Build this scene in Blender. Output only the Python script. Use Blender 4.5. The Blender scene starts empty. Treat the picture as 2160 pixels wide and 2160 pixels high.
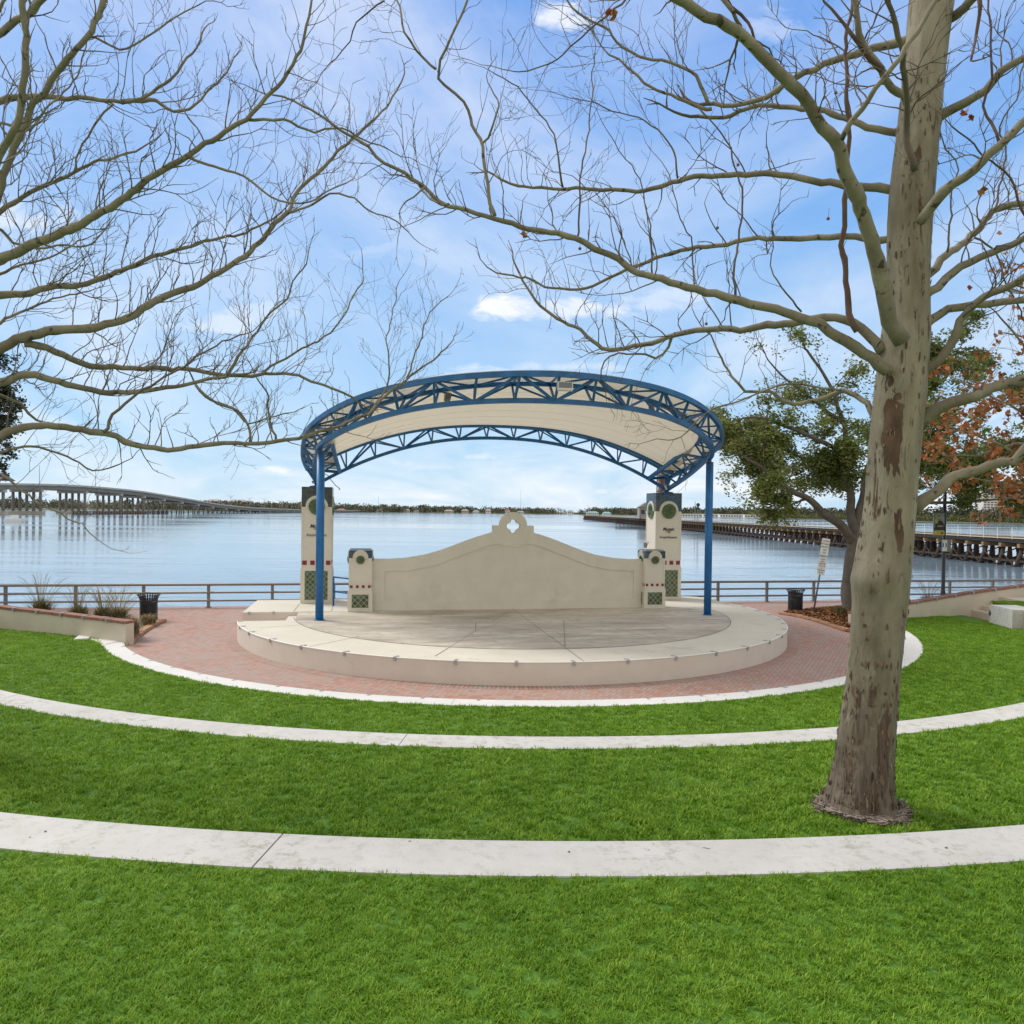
import bpy, bmesh, math, random
import numpy as np
from mathutils import Vector, Matrix, noise as mnoise
random.seed(7); RNG = np.random.default_rng(7)
S = bpy.context.scene; C = S.collection
PI = math.pi; R = math.radians
# ------------------------------------------------------------------ survey of the place: camera and stage axes
F_, PT, RL, CY, H = 1616.4, .0129, .0123, 1099.6, 4.1
PH, OX, OY = R(10.6), .05, 27.12
CX, CYc = .03, 29.82                                   # centre of the seat rings
ZF = .56                                               # stage floor
cr, sr, cp, sp = math.cos(RL), math.sin(RL), math.cos(PT), math.sin(PT)
RV = Vector((cr, sr*sp, sr*cp)); UV_ = Vector((-sr, cr*sp, cr*cp)); FV = Vector((0, cp, -sp))
def ray(px, py):
    return RV*((px-1080)/F_) - UV_*((py-CY)/F_) + FV
def W(px, py, Y):
    d = ray(px, py); return d*(Y/d.y) + Vector((0, 0, H))
def G(px, py, z):
    d = ray(px, py); return d*((z-H)/d.z) + Vector((0, 0, H))
def L2W(u, v, z=0):
    return Vector((OX+u*math.cos(PH)-v*math.sin(PH), OY+u*math.sin(PH)+v*math.cos(PH), z))
def W2L(p):
    x, y = p[0]-OX, p[1]-OY
    return x*math.cos(PH)+y*math.sin(PH), -x*math.sin(PH)+y*math.cos(PH)
def V(px, py, v):                                      # a point of the stage plane v
    d = ray(px, py); n = Vector((-math.sin(PH), math.cos(PH), 0)); o = Vector((OX, OY, 0))
    t = (v+n.dot(o))/n.dot(d); w = d*t; return W2L(w)[0], w.z+H

# ------------------------------------------------------------------ materials
def nd(nt, typ, **kw):
    n = nt.nodes.new(typ)
    for k, v in kw.items():
        if k.startswith('_'): setattr(n, k[1:], v)
        else: n.inputs[k].default_value = v
    return n
class NT:
    def __init__(s, name, rough=.7, metal=0, spec=.5):
        s.m = bpy.data.materials.new(name); s.m.use_nodes = True; s.t = s.m.node_tree
        s.b = s.t.nodes['Principled BSDF']; s.b.inputs['Roughness'].default_value = rough
        s.b.inputs['Metallic'].default_value = metal; s.b.inputs['Specular IOR Level'].default_value = spec
        s.co = s.t.nodes.new('ShaderNodeTexCoord')
    def link(s, a, b): s.t.links.new(a, b)
    def val(s, x, sock):
        if isinstance(x, (int, float)): sock.default_value = x
        else: s.link(x, sock)
    def math(s, op, a, b=0.0, c=None, clamp=False):
        n = nd(s.t, 'ShaderNodeMath', _operation=op, _use_clamp=clamp)
        s.val(a, n.inputs[0]); s.val(b, n.inputs[1])
        if c is not None: s.val(c, n.inputs[2])
        return n.outputs[0]
    def sep(s, v):
        n = nd(s.t, 'ShaderNodeSeparateXYZ'); s.link(v, n.inputs[0]); return n.outputs
    def comb(s, x, y, z=0.0):
        n = nd(s.t, 'ShaderNodeCombineXYZ')
        for i, q in enumerate((x, y, z)): s.val(q, n.inputs[i])
        return n.outputs[0]
    def mapping(s, vec=None, scale=(1, 1, 1), rot=(0, 0, 0), loc=(0, 0, 0)):
        n = nd(s.t, 'ShaderNodeMapping'); n.inputs['Scale'].default_value = scale
        n.inputs['Rotation'].default_value = rot; n.inputs['Location'].default_value = loc
        s.link(vec or s.co.outputs['Object'], n.inputs[0]); return n.outputs[0]
    def noise(s, scale, detail=4, vec=None, dist=0., rough=.55):
        n = nd(s.t, 'ShaderNodeTexNoise', Scale=scale, Detail=detail, Distortion=dist, Roughness=rough)
        s.link(vec or s.co.outputs['Object'], n.inputs['Vector']); return n.outputs['Fac']
    def ramp(s, fac, stops, interp='LINEAR'):
        n = nd(s.t, 'ShaderNodeValToRGB'); e = n.color_ramp.elements; n.color_ramp.interpolation = interp
        while len(e) < len(stops): e.new(.5)
        for q, (p, c) in zip(e, stops): q.position = p; q.color = (*c, 1) if not isinstance(c, (int, float)) else (c, c, c, 1)
        s.val(fac, n.inputs[0]); return n.outputs[0]
    def mix(s, fac, a, b, mode='MIX'):
        n = nd(s.t, 'ShaderNodeMix', _data_type='RGBA', _blend_type=mode)
        s.val(fac, n.inputs[0])
        for q, i in ((a, 6), (b, 7)):
            if isinstance(q, tuple): n.inputs[i].default_value = (*q[:3], 1)
            else: s.link(q, n.inputs[i])
        return n.outputs[2]
    def col(s, c):
        if isinstance(c, tuple): s.b.inputs['Base Color'].default_value = (*c[:3], 1)
        else: s.link(c, s.b.inputs['Base Color'])
        return s
    def bump(s, h, strength=.3, dist=.01):
        n = nd(s.t, 'ShaderNodeBump', Strength=strength, Distance=dist)
        s.link(h, n.inputs['Height']); s.link(n.outputs[0], s.b.inputs['Normal']); return s
def paint(name, c, var=.12, scale=3., rough=.6, metal=0, bump=0., bscale=40., dirt=None, dscale=1.2, dlo=.55, dhi=.75, spec=.5):
    n = NT(name, rough, metal, spec)
    a = tuple(q*(1-var) for q in c); b = tuple(min(q*(1+var), 1) for q in c)
    k = n.mix(n.ramp(n.noise(scale, 6), [(.3, 0.), (.7, 1.)]), a, b)
    if dirt: k = n.mix(n.ramp(n.noise(dscale, 8, rough=.7), [(dlo, 0.), (dhi, 1.)]), k, dirt)
    n.col(k)
    if bump: n.bump(n.noise(bscale, 5), bump, .01)
    return n.m
M = {}
M['stucco'] = paint('stucco', (.69, .65, .555), .05, 1.5, .85, bump=.25, bscale=60, dirt=(.53, .485, .40), dscale=1.0, dlo=.55, dhi=.9)
M['stucco_wall'] = paint('garden_wall_stucco', (.60, .54, .44), .06, 1.2, .9, bump=.25, bscale=60, dirt=(.36, .32, .26), dscale=1.5, dlo=.6, dhi=.85)
M['stage_side'] = paint('stage_side', (.68, .615, .54), .04, 2, .9, bump=.2, bscale=70, dirt=(.42, .36, .31), dscale=.9, dlo=.62, dhi=.95)
M['stage_top'] = paint('stage_top', (.66, .615, .51), .06, .8, .8, bump=.12, bscale=90, dirt=(.47, .42, .34), dscale=.7, dlo=.55, dhi=.8)
M['white_edge'] = paint('white_edge', (.84, .83, .80), .04, 2, .7)
M['joint'] = paint('joint', (.16, .14, .11), .2)
M['metal_clip'] = paint('metal_clip', (.5, .5, .49), .1, 9, .4, .8)
M['blue_steel'] = paint('blue_steel', (.012, .115, .30), .25, 2.5, .42, dirt=(.03, .20, .33), dscale=2.2, dlo=.52, dhi=.8)
M['blue_pole'] = paint('blue_pole', (.008, .13, .38), .2, 2.0, .4, dirt=(.02, .20, .42), dscale=1.5, dlo=.55, dhi=.8)
M['fabric'] = None
M['red_tile'] = paint('red_tile', (.23, .02, .03), .25, 6, .3)
M['black_letter'] = paint('black_letter', (.02, .02, .025), .1)
M['rail'] = paint('rail_bronze', (.215, .20, .185), .1, 2, .5, .2)
M['black_metal'] = paint('black_metal', (.018, .019, .024), .2, 5, .4)
M['dark_bronze'] = paint('dark_bronze', (.035, .028, .027), .2, 5, .45)
M['galv'] = paint('galvanised', (.22, .27, .30), .15, 6, .45, .5)
M['white_paint'] = paint('white_paint', (.78, .78, .77), .04)
M['fixture'] = paint('light_fixture', (.62, .60, .55), .08, 8, .45)
M['fixture_dark'] = paint('fixture_dark', (.20, .21, .17), .1, 8, .5)
M['glass_dark'] = paint('lamp_glass', (.16, .16, .17), .15, 30, .15)
M['coping'] = paint('brick_coping', (.27, .13, .095), .3, 6, .85, bump=.3, dirt=(.34, .27, .22), dscale=3)
M['edging'] = paint('edging_block', (.43, .235, .13), .2, 5, .85, bump=.3, dirt=(.27, .15, .09), dscale=3)
M['green_relief'] = paint('green_relief', (.085, .135, .055), .3, 9, .4)
M['gold'] = paint('gold_green', (.30, .30, .05), .2, 14)
M['wood'] = paint('creosoted_timber', (.065, .043, .032), .4, 3, .9, dirt=(.02, .018, .016), dscale=2.2, dlo=.5, dhi=.6)
M['wood_cap'] = paint('timber_cap', (.27, .175, .095), .3, 2, .85, dirt=(.16, .07, .03), dscale=2)
M['wood_dark'] = paint('timber_beam', (.03, .026, .024), .3, 2, .9)
M['bridge'] = paint('bridge_concrete', (.50, .47, .40), .1, .15, .9, dirt=(.28, .26, .22), dscale=.08)
M['bridge_dark'] = paint('bridge_girder', (.25, .23, .20), .12, .12, .9)
M['rust'] = paint('rusty_steel', (.22, .10, .07), .3, .5, .8)
M['house_white'] = paint('house_white', (.72, .70, .66), .05, .1)
M['house_tan'] = paint('house_tan', (.55, .45, .30), .06, .1)
M['house_yellow'] = paint('tower_yellow', (.72, .55, .27), .06, .1)
M['house_grey'] = paint('house_grey', (.30, .28, .26), .1, .3)
M['roof_grey'] = paint('roof_grey', (.33, .32, .32), .1, .1)
M['roof_red'] = paint('roof_red', (.33, .14, .09), .1, .1)
M['roof_green'] = paint('roof_teal', (.22, .46, .42), .1, .1)
M['window'] = paint('window_glass', (.05, .06, .08), .2, .3, .15)
M['far_tree'] = paint('far_tree', (.060, .075, .032), .45, .035, .9, dirt=(.095, .075, .04), dscale=.02, dlo=.52, dhi=.6)
M['mangrove'] = paint('mangrove', (.085, .105, .035), .3, .05, .9)
M['soil'] = paint('soil', (.16, .12, .08), .3, 5, .95)
M['far_land'] = paint('far_land', (.20, .19, .12), .3, .01, .95)
M['leaf_orange'] = paint('leaf_orange', (.38, .12, .035), .35, 3, .6)
M['leaf_brown'] = paint('leaf_brown', (.20, .10, .05), .3, 3, .7)
M['dry_grass'] = paint('dry_grass', (.30, .24, .11), .35, 4, .8)
M['green_grass'] = paint('tuft_green', (.13, .16, .05), .35, 4, .8)
M['oak_bark'] = paint('oak_bark', (.125, .108, .09), .25, 4, .95, bump=.6, bscale=14)
M['navy_tile'] = paint('navy_tile', (.05, .08, .17), .15, 5, .35)
M['bark_litter'] = paint('root_litter', (.20, .15, .12), .35, 14, .95, bump=.8, bscale=30)
# canopy fabric: a little light comes through it
n = NT('canopy_fabric', .75); n.col(n.mix(n.ramp(n.noise(.5, 6), [(.35, 0.), (.75, 1.)]), (.84, .80, .72), (.87, .84, .77)))
tr = nd(n.t, 'ShaderNodeBsdfTranslucent'); tr.inputs[0].default_value = (.90, .86, .77, 1)
mx = nd(n.t, 'ShaderNodeMixShader'); mx.inputs[0].default_value = .5
n.link(n.b.outputs[0], mx.inputs[1]); n.link(tr.outputs[0], mx.inputs[2]); n.link(mx.outputs[0], n.t.nodes['Material Output'].inputs[0])
M['fabric'] = n.m
# pole paint with rust bleeding at the top (z of the pole itself)
n = NT('pole_paint', .4)
z = n.sep(n.co.outputs['Object'])[2]
k = n.mix(n.ramp(n.noise(2.0, 6), [(.3, 0.), (.7, 1.)]), (.006, .105, .33), (.012, .165, .44))
rz = n.math('MULTIPLY', n.math('SUBTRACT', z, 4.95), 2.2, clamp=True)
k = n.mix(n.math('MULTIPLY', rz, n.ramp(n.noise(6, 6), [(.42, 0.), (.62, 1.)])), k, (.10, .045, .02))
n.col(k); M['pole'] = n.m
# stage floor: weathered slab with dark stains
n = NT('stage_floor', .75)
st = n.mapping(scale=(.45, 1.5, 1))
k = n.mix(n.ramp(n.noise(.9, 9, st, .4, .65), [(.34, 0.), (.62, 1.)]), (.34, .295, .235), (.62, .565, .47))
k = n.mix(n.ramp(n.noise(3.5, 6), [(.5, 0.), (.8, 1.)]), k, (.36, .32, .26)); n.col(k); n.bump(n.noise(70, 4), .12); M['floor'] = n.m
# painted concrete of the seat rings with grime
n = NT('seat_concrete', .85)
k = n.mix(n.ramp(n.noise(1.1, 9, rough=.7), [(.32, 0.), (.72, 1.)]), (.52, .505, .47), (.63, .615, .58))
k = n.mix(n.math('MULTIPLY', n.ramp(n.noise(7, 10, rough=.8), [(.50, 0.), (.62, 1.)]), n.ramp(n.noise(.9, 4), [(.38, .25), (.62, .95)])), k, (.36, .335, .28))
k = n.mix(n.ramp(n.noise(38, 5, rough=.7), [(.66, 0.), (.72, .8)]), k, (.27, .245, .20))
k = n.mix(n.ramp(n.noise(9, 3), [(.735, 0.), (.75, .9)]), k, (.16, .135, .10)); n.col(k); n.bump(n.noise(45, 7), .35, .01); M['seat'] = n.m
n = NT('plaza_curb_concrete', .85)
k = n.mix(n.ramp(n.noise(1.4, 8), [(.3, 0.), (.75, 1.)]), (.64, .63, .60), (.72, .71, .68))
k = n.mix(n.ramp(n.noise(7, 10, rough=.8), [(.60, 0.), (.72, .7)]), k, (.50, .47, .42)); n.col(k); n.bump(n.noise(45, 7), .2, .01); M['seat_white'] = n.m
# herringbone pavers
n = NT('pavers', .85)
p = n.sep(n.mapping(rot=(0, 0, R(28)), scale=(9.2, 9.2, 1)))
ix, iy = n.math('FLOOR', p[0]), n.math('FLOOR', p[1]); fx, fy = n.math('FRACT', p[0]), n.math('FRACT', p[1])
s4 = n.math('FLOORED_MODULO', n.math('SUBTRACT', ix, iy), 4.0)
def is_(q): return n.math('COMPARE', s4, float(q), .1)
d = n.math('MINIMUM', n.math('MULTIPLY_ADD', is_(1), 10., fx), n.math('MULTIPLY_ADD', is_(0), 10., n.math('SUBTRACT', 1., fx)))
d = n.math('MINIMUM', d, n.math('MULTIPLY_ADD', is_(2), 10., fy))
d = n.math('MINIMUM', d, n.math('MULTIPLY_ADD', is_(3), 10., n.math('SUBTRACT', 1., fy)))
wn = nd(n.t, 'ShaderNodeTexWhiteNoise', _noise_dimensions='2D')
n.link(n.comb(n.math('SUBTRACT', ix, is_(1)), n.math('SUBTRACT', iy, is_(2))), wn.inputs['Vector'])
k = n.ramp(wn.outputs['Value'], [(0., (.37, .19, .14)), (.35, (.45, .235, .175)), (.62, (.48, .275, .21)), (.8, (.40, .31, .265)), (1., (.36, .30, .265))])
k = n.mix(n.math('MULTIPLY', n.ramp(n.noise(.35, 6), [(.42, 0.), (.62, 1.)]), .65), k, (.40, .315, .275))
k = n.mix(n.ramp(n.noise(2.5, 7), [(.55, 0.), (.8, 1.)]), k, (.50, .34, .28))
k = n.mix(n.ramp(d, [(.05, 1.), (.12, 0.)]), k, (.25, .18, .15)); n.col(k); M['pavers'] = n.m
n = NT('soldier_course', .85)
o = n.sep(n.co.outputs['Object']); a = n.math('MULTIPLY', n.math('ARCTAN2', o[1], o[0]), 88.)
fr = n.math('FRACT', a); wn = nd(n.t, 'ShaderNodeTexWhiteNoise', _noise_dimensions='1D'); n.link(n.math('FLOOR', a), wn.inputs['W'])
k = n.ramp(wn.outputs['Value'], [(0., (.37, .21, .165)), (.6, (.43, .28, .22)), (1., (.35, .30, .26))])
k = n.mix(n.ramp(n.math('MINIMUM', fr, n.math('SUBTRACT', 1., fr)), [(.04, 1.), (.1, 0.)]), k, (.11, .085, .07)); n.col(k); M['soldier'] = n.m
# glazed tiles: (x+y, z) on every face of a pillar
def tiles(name, size, cols, rot, grout, gw, rough=.3):
    n = NT(name, rough); o = n.sep(n.co.outputs['Object']); h = n.math('ADD', o[0], o[1]); zz = o[2]
    if rot: h, zz = n.math('ADD', h, zz), n.math('SUBTRACT', h, zz)
    x, y = n.math('DIVIDE', h, size), n.math('DIVIDE', zz, size)
    wn = nd(n.t, 'ShaderNodeTexWhiteNoise', _noise_dimensions='2D'); n.link(n.comb(n.math('FLOOR', x), n.math('FLOOR', y)), wn.inputs['Vector'])
    k = n.ramp(wn.outputs['Value'], [(i/len(cols), c) for i, c in enumerate(cols)], 'CONSTANT')
    k = n.mix(.14, k, n.mix(n.noise(9, 4), (.02, .03, .03), tuple(min(1, 2*q) for q in cols[0])))
    def edge(q): f = n.math('FRACT', q); return n.math('MINIMUM', f, n.math('SUBTRACT', 1., f))
    k = n.mix(n.math('LESS_THAN', n.math('MINIMUM', edge(x), edge(y)), gw), k, grout); n.col(k); return n.m
M['tile_blue'] = tiles('blue_tiles', .185, [(.02, .085, .18), (.015, .055, .10), (.05, .09, .105), (.02, .10, .21), (.085, .085, .08), (.02, .07, .13)], False, (.13, .11, .085), .045)
M['tile_green'] = tiles('green_tiles', .185, [(.05, .065, .05), (.065, .08, .055), (.03, .06, .075), (.055, .075, .065), (.04, .05, .05)], False, (.12, .11, .075), .045)
M['tile_lattice'] = tiles('lattice_tiles', .20, [(.035, .09, .045), (.06, .12, .085), (.03, .06, .03), (.08, .14, .11), (.07, .085, .05), (.04, .10, .07)], True, (.36, .32, .18), .065)
# sycamore bark: olive and cream with brown flakes
def bark(name, base, pale, flake, lo, hi, zs=.35, sc=3.2, patches=(), foot=None):
    n = NT(name, .85); v = n.mapping(scale=(1, 1, zs))
    k = n.mix(n.ramp(n.noise(2.2, 8, v, .4, .62), [(.36, 0.), (.62, 1.)]), base, pale)
    k = n.mix(n.math('MULTIPLY', n.ramp(n.noise(5, 6, n.mapping(scale=(1, 1, .16))), [(.45, 0.), (.75, 1.)]), .55), k, tuple(q*.62 for q in base))
    f = n.noise(sc, 7, v, .5, .62)
    mask = n.ramp(f, [(lo, 0.), (hi, 1.)])
    for (c, r, amp) in patches:
        ds = nd(n.t, 'ShaderNodeVectorMath', _operation='SUBTRACT'); n.link(n.co.outputs['Object'], ds.inputs[0]); ds.inputs[1].default_value = c
        dv = nd(n.t, 'ShaderNodeVectorMath', _operation='DIVIDE'); n.link(ds.outputs[0], dv.inputs[0]); dv.inputs[1].default_value = r
        ln = nd(n.t, 'ShaderNodeVectorMath', _operation='LENGTH'); n.link(dv.outputs[0], ln.inputs[0])
        pm = n.math('SUBTRACT', 1.0, ln.outputs['Value'])
        pm = n.math('ADD', n.math('MULTIPLY', pm, amp), n.math('MULTIPLY', n.math('SUBTRACT', n.noise(9, 6, n.mapping(scale=(1.6, 1.6, .35))), .5), 2.2))
        mask = n.math('MAXIMUM', mask, n.ramp(pm, [(.30, 0.), (.36, 1.)]))
    if foot:
        f2 = n.noise(10., 8, n.mapping(scale=(1, 1, .22), loc=(5, 2, 8)), 1.1, .68)
        mask = n.math('MAXIMUM', mask, n.math('MULTIPLY', n.ramp(f2, [(.60, 0.), (.625, 1.)]), n.ramp(n.noise(1.3, 4, v), [(.40, 0.), (.55, 1.)])))
    fl = n.mix(n.ramp(n.noise(9, 5, n.mapping(scale=(1, 1, .3))), [(.35, 0.), (.65, 1.)]), tuple(q*.45 for q in flake), flake)
    k = n.mix(mask, k, fl)
    if foot:                                                   # older, furrowed grey-brown bark low on the trunk
        zz = n.sep(n.co.outputs['Object'])[2]
        low = n.ramp(n.math('ADD', n.math('MULTIPLY', zz, .55), n.math('MULTIPLY', n.math('SUBTRACT', n.noise(3.5, 6, n.mapping(scale=(1, 1, .3))), .5), 1.5)), [(.25, 1.), (1., 0.)])
        fur = n.noise(15, 7, n.mapping(scale=(1, 1, .10)), .8, .65)
        fc = n.ramp(fur, [(.36, (.04, .028, .02)), (.48, (.125, .092, .066)), (.68, (.205, .165, .125))])
        k = n.mix(n.math('MULTIPLY', low, .85), k, fc)
        spots = n.noise(11, 8, n.mapping(scale=(1, 1, .22), loc=(3, 1, 2)), .9, .68)
        k = n.mix(n.ramp(spots, [(.62, 0.), (.67, .8)]), k, (.085, .055, .036))
        k = n.mix(n.ramp(n.noise(6, 6, n.mapping(scale=(1, 1, .5), loc=(7, 5, 1)), .4, .6), [(.64, 0.), (.67, .55)]), k, (.30, .28, .20))
        mask = n.math('MAXIMUM', mask, n.math('MULTIPLY', low, fur))
    n.col(k); n.bump(n.math('ADD', n.math('MULTIPLY', mask, .7), n.math('ADD', n.noise(22, 6, n.mapping(scale=(1, 1, .4))), n.math('MULTIPLY', n.noise(5, 5, n.mapping(scale=(1, 1, .2))), 1.2))), .55, .02); return n.m
M['limb_bark'] = bark('limb_bark', (.185, .158, .108), (.30, .268, .19), (.12, .09, .062), .60, .64, .8, 10.)
M['twig_bark'] = paint('twig_bark', (.15, .12, .088), .3, 3, .9)
M['twig_pale'] = paint('twig_pale', (.19, .158, .118), .3, 3, .9)
M['sprout'] = paint('sprout_bark', (.13, .08, .06), .3, 4, .9)

# leaves with a random tone per leaf (attribute set when the mesh is made)
def toned(name, c0, c1, rough=.55, trans=0.0, c2=None):
    n = NT(name, rough, spec=.3); at = nd(n.t, 'ShaderNodeAttribute', _attribute_name='tone')
    stops = [(0., c0), (1., c1)] if c2 is None else [(0., c0), (.55, c1), (1., c2)]
    k = n.ramp(at.outputs['Fac'], stops)
    n.col(k)
    if trans:
        t = nd(n.t, 'ShaderNodeBsdfTranslucent'); n.link(k, t.inputs[0]); m = nd(n.t, 'ShaderNodeMixShader'); m.inputs[0].default_value = trans
        n.link(n.b.outputs[0], m.inputs[1]); n.link(t.outputs[0], m.inputs[2]); n.link(m.outputs[0], n.t.nodes['Material Output'].inputs[0])
    return n.m
M['oak_leaf'] = toned('oak_leaf', (.058, .082, .016), (.16, .205, .045), .5, .35, (.34, .34, .13))
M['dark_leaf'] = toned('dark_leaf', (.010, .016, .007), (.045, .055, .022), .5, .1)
M['blade'] = toned('lawn_blade', (.085, .20, .008), (.23, .41, .026), .55, .35, (.46, .62, .10))
M['orange_leaf'] = toned('orange_leaf', (.20, .06, .022), (.42, .14, .035), .6, .25, (.40, .22, .10))
n = NT('lawn_ground', .9); n.col(n.mix(n.ramp(n.noise(25, 5), [(.35, 0.), (.7, 1.)]), (.055, .14, .008), (.10, .23, .015))); M['lawn'] = n.m
n = NT('mulch', .9); vo = nd(n.t, 'ShaderNodeTexVoronoi', Scale=26.); n.link(n.mapping(scale=(1, 2.2, 1)), vo.inputs['Vector'])
n.col(n.mix(n.ramp(n.noise(1.5, 4), [(.3, 0.), (.7, 1.)]), n.ramp(n.sep(vo.outputs['Color'])[0], [(0., (.07, .03, .012)), (1., (.34, .15, .05))]), (.22, .11, .05)))
n.bump(vo.outputs['Distance'], 1., .03); M['mulch'] = n.m
n = NT('water', .07, spec=.5); n.b.inputs['IOR'].default_value = 2.1
v1 = n.mapping(scale=(.16, 1., 1)); v2 = n.mapping(scale=(.03, .22, 1))
hgt = n.math('ADD', n.math('MULTIPLY', n.noise(.9, 3, v1, .6), .35), n.math('MULTIPLY', n.noise(1., 3, v2, .4), 1.0))
n.col((.22, .31, .38))
bp_ = nd(n.t, 'ShaderNodeBump', Distance=.5); n.link(hgt, bp_.inputs['Height']); n.link(bp_.outputs[0], n.b.inputs['Normal'])
n.link(n.ramp(n.math('DIVIDE', n.sep(n.co.outputs['Object'])[1], 400.), [(.09, .42), (.22, .13), (.6, .03)]), bp_.inputs['Strength'])   # ripples die away offshore
n.link(n.ramp(n.noise(.012, 4, n.mapping(scale=(.25, 1.6, 1)), 1.), [(.38, .05), (.66, .16)]), n.b.inputs['Roughness']); M['water'] = n.m

# ------------------------------------------------------------------ mesh helpers
class MB:
    def __init__(s): s.v = []; s.f = []; s.m = []; s.k = 0
    def add(s, vs, fs):
        o = len(s.v); s.v.extend(tuple(q) for q in vs)
        for f in fs: s.f.append(tuple(i+o for i in f)); s.m.append(s.k)
        return s
    def box(s, x0, x1, y0, y1, z0, z1, T=None):
        vs = [Vector((x, y, z)) for z in (z0, z1) for y in (y0, y1) for x in (x0, x1)]
        if T: vs = [T @ q for q in vs]
        return s.add(vs, [(0, 2, 3, 1), (4, 5, 7, 6), (0, 1, 5, 4), (2, 6, 7, 3), (0, 4, 6, 2), (1, 3, 7, 5)])
    def prism(s, pts, z0, z1, T=None):                 # pts: counter-clockwise outline in x,y
        n = len(pts); vs = [Vector((x, y, z0)) for x, y in pts]+[Vector((x, y, z1)) for x, y in pts]
        if T: vs = [T @ q for q in vs]
        return s.add(vs, [tuple(range(n-1, -1, -1)), tuple(range(n, 2*n))]+[(i, (i+1) % n, n+(i+1) % n, n+i) for i in range(n)])
    def tube(s, pts, rad, n=6, cap=True, up=(0, 0, 1)):
        pts = [Vector(p) for p in pts]; k = len(pts)
        if isinstance(rad, (int, float)): rad = [rad]*k
        vs = []; fs = []; ref = Vector(up)
        for i in range(k):
            t = (pts[min(i+1, k-1)]-pts[max(i-1, 0)])
            if t.length < 1e-9: t = Vector((0, 0, 1))
            t.normalize(); a = ref-t*ref.dot(t)
            if a.length < 1e-3: a = Vector((1, 0, 0))-t*t.x
            a.normalize(); ref = a if n > 4 else ref; b = t.cross(a)
            for j in range(n):
                an = 2*PI*(j+.5)/n; vs.append(pts[i]+(a*math.cos(an)+b*math.sin(an))*rad[i])
        for i in range(k-1):
            for j in range(n):
                fs.append((i*n+j, i*n+(j+1) % n, (i+1)*n+(j+1) % n, (i+1)*n+j))
        if cap: fs.append(tuple(range(n-1, -1, -1))); fs.append(tuple((k-1)*n+j for j in range(n)))
        return s.add(vs, fs)
    def lathe(s, prof, n=24, c=(0, 0, 0)):
        vs = [(c[0]+r*math.cos(2*PI*j/n), c[1]+r*math.sin(2*PI*j/n), c[2]+z) for r, z in prof for j in range(n)]
        return s.add(vs, [(i*n+j, i*n+(j+1) % n, (i+1)*n+(j+1) % n, (i+1)*n+j) for i in range(len(prof)-1) for j in range(n)])
    def build(s, name, mat, parent=None, off=(0, 0, 0), smooth=False, bevel=0.):
        me = bpy.data.meshes.new(name); o = Vector(off)
        me.from_pydata([Vector(q)-o for q in s.v], [], s.f); 
        for m_ in (mat if isinstance(mat, (list, tuple)) else [mat]): me.materials.append(m_)
        if len(me.materials) > 1: me.polygons.foreach_set('material_index', s.m)
        if smooth: me.polygons.foreach_set('use_smooth', [True]*len(me.polygons))
        me.update(); ob = bpy.data.objects.new(name, me); C.objects.link(ob)
        if bevel:
            bm = bmesh.new(); bm.from_mesh(me); bmesh.ops.recalc_face_normals(bm, faces=bm.faces)
            es = [e for e in bm.edges if e.is_manifold and e.calc_face_angle(0) > .6]
            bmesh.ops.bevel(bm, geom=es, offset=bevel, segments=2, affect='EDGES', clamp_overlap=True); bm.to_mesh(me); bm.free()
        if parent: ob.parent = parent
        return ob
def tag(o, label, cat, group=None, kind=None):
    if label: o['label'] = label
    if cat: o['category'] = cat
    if group: o['group'] = group
    if kind: o['kind'] = kind
    return o
def thing(name, label, cat, loc=(0, 0, 0), rz=0., group=None):
    o = bpy.data.objects.new(name, None); C.objects.link(o); o.location = loc; o.rotation_euler = (0, 0, rz); o.empty_display_size = .2
    return tag(o, label, cat, group)
def fill(name, polys, depth, mat, parent=None, T=None):        # outline with holes -> plate, thickness 2*depth, drawn in x,z
    cu = bpy.data.curves.new(name, 'CURVE'); cu.dimensions = '2D'; cu.fill_mode = 'BOTH'; cu.extrude = depth
    for pl in polys:
        sp_ = cu.splines.new('POLY'); sp_.points.add(len(pl)-1); sp_.use_cyclic_u = True
        for q, (x, y) in zip(sp_.points, pl): q.co = (x, y, 0, 1)
    ob = bpy.data.objects.new(name, cu); C.objects.link(ob); bpy.context.view_layer.update()
    me = bpy.data.meshes.new_from_object(ob.evaluated_get(bpy.context.evaluated_depsgraph_get())); C.objects.unlink(ob); bpy.data.objects.remove(ob)
    me.transform(Matrix.Rotation(PI/2, 4, 'X')); me.transform(T) if T else None
    me.materials.clear(); me.materials.append(mat); me.name = name
    ob = bpy.data.objects.new(name, me); C.objects.link(ob); ob.parent = parent; return ob
def text(name, body, size, mat, parent, T, extrude=.006, shear=0., bold=0., width=None):
    cu = bpy.data.curves.new(name, 'FONT'); cu.body = body; cu.size = size; cu.extrude = extrude; cu.align_x = 'CENTER'; cu.align_y = 'CENTER'; cu.shear = shear; cu.offset = bold
    ob = bpy.data.objects.new(name, cu); C.objects.link(ob); bpy.context.view_layer.update()
    me = bpy.data.meshes.new_from_object(ob.evaluated_get(bpy.context.evaluated_depsgraph_get())); C.objects.unlink(ob); bpy.data.objects.remove(ob)
    if width: xs = [q.co.x for q in me.vertices]; me.transform(Matrix.Diagonal((width/(max(xs)-min(xs)), 1, 1, 1)))
    me.transform(Matrix.Rotation(PI/2, 4, 'X')); me.transform(T); me.materials.clear(); me.materials.append(mat); me.name = name
    ob = bpy.data.objects.new(name, me); C.objects.link(ob); ob.parent = parent; return ob
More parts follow.
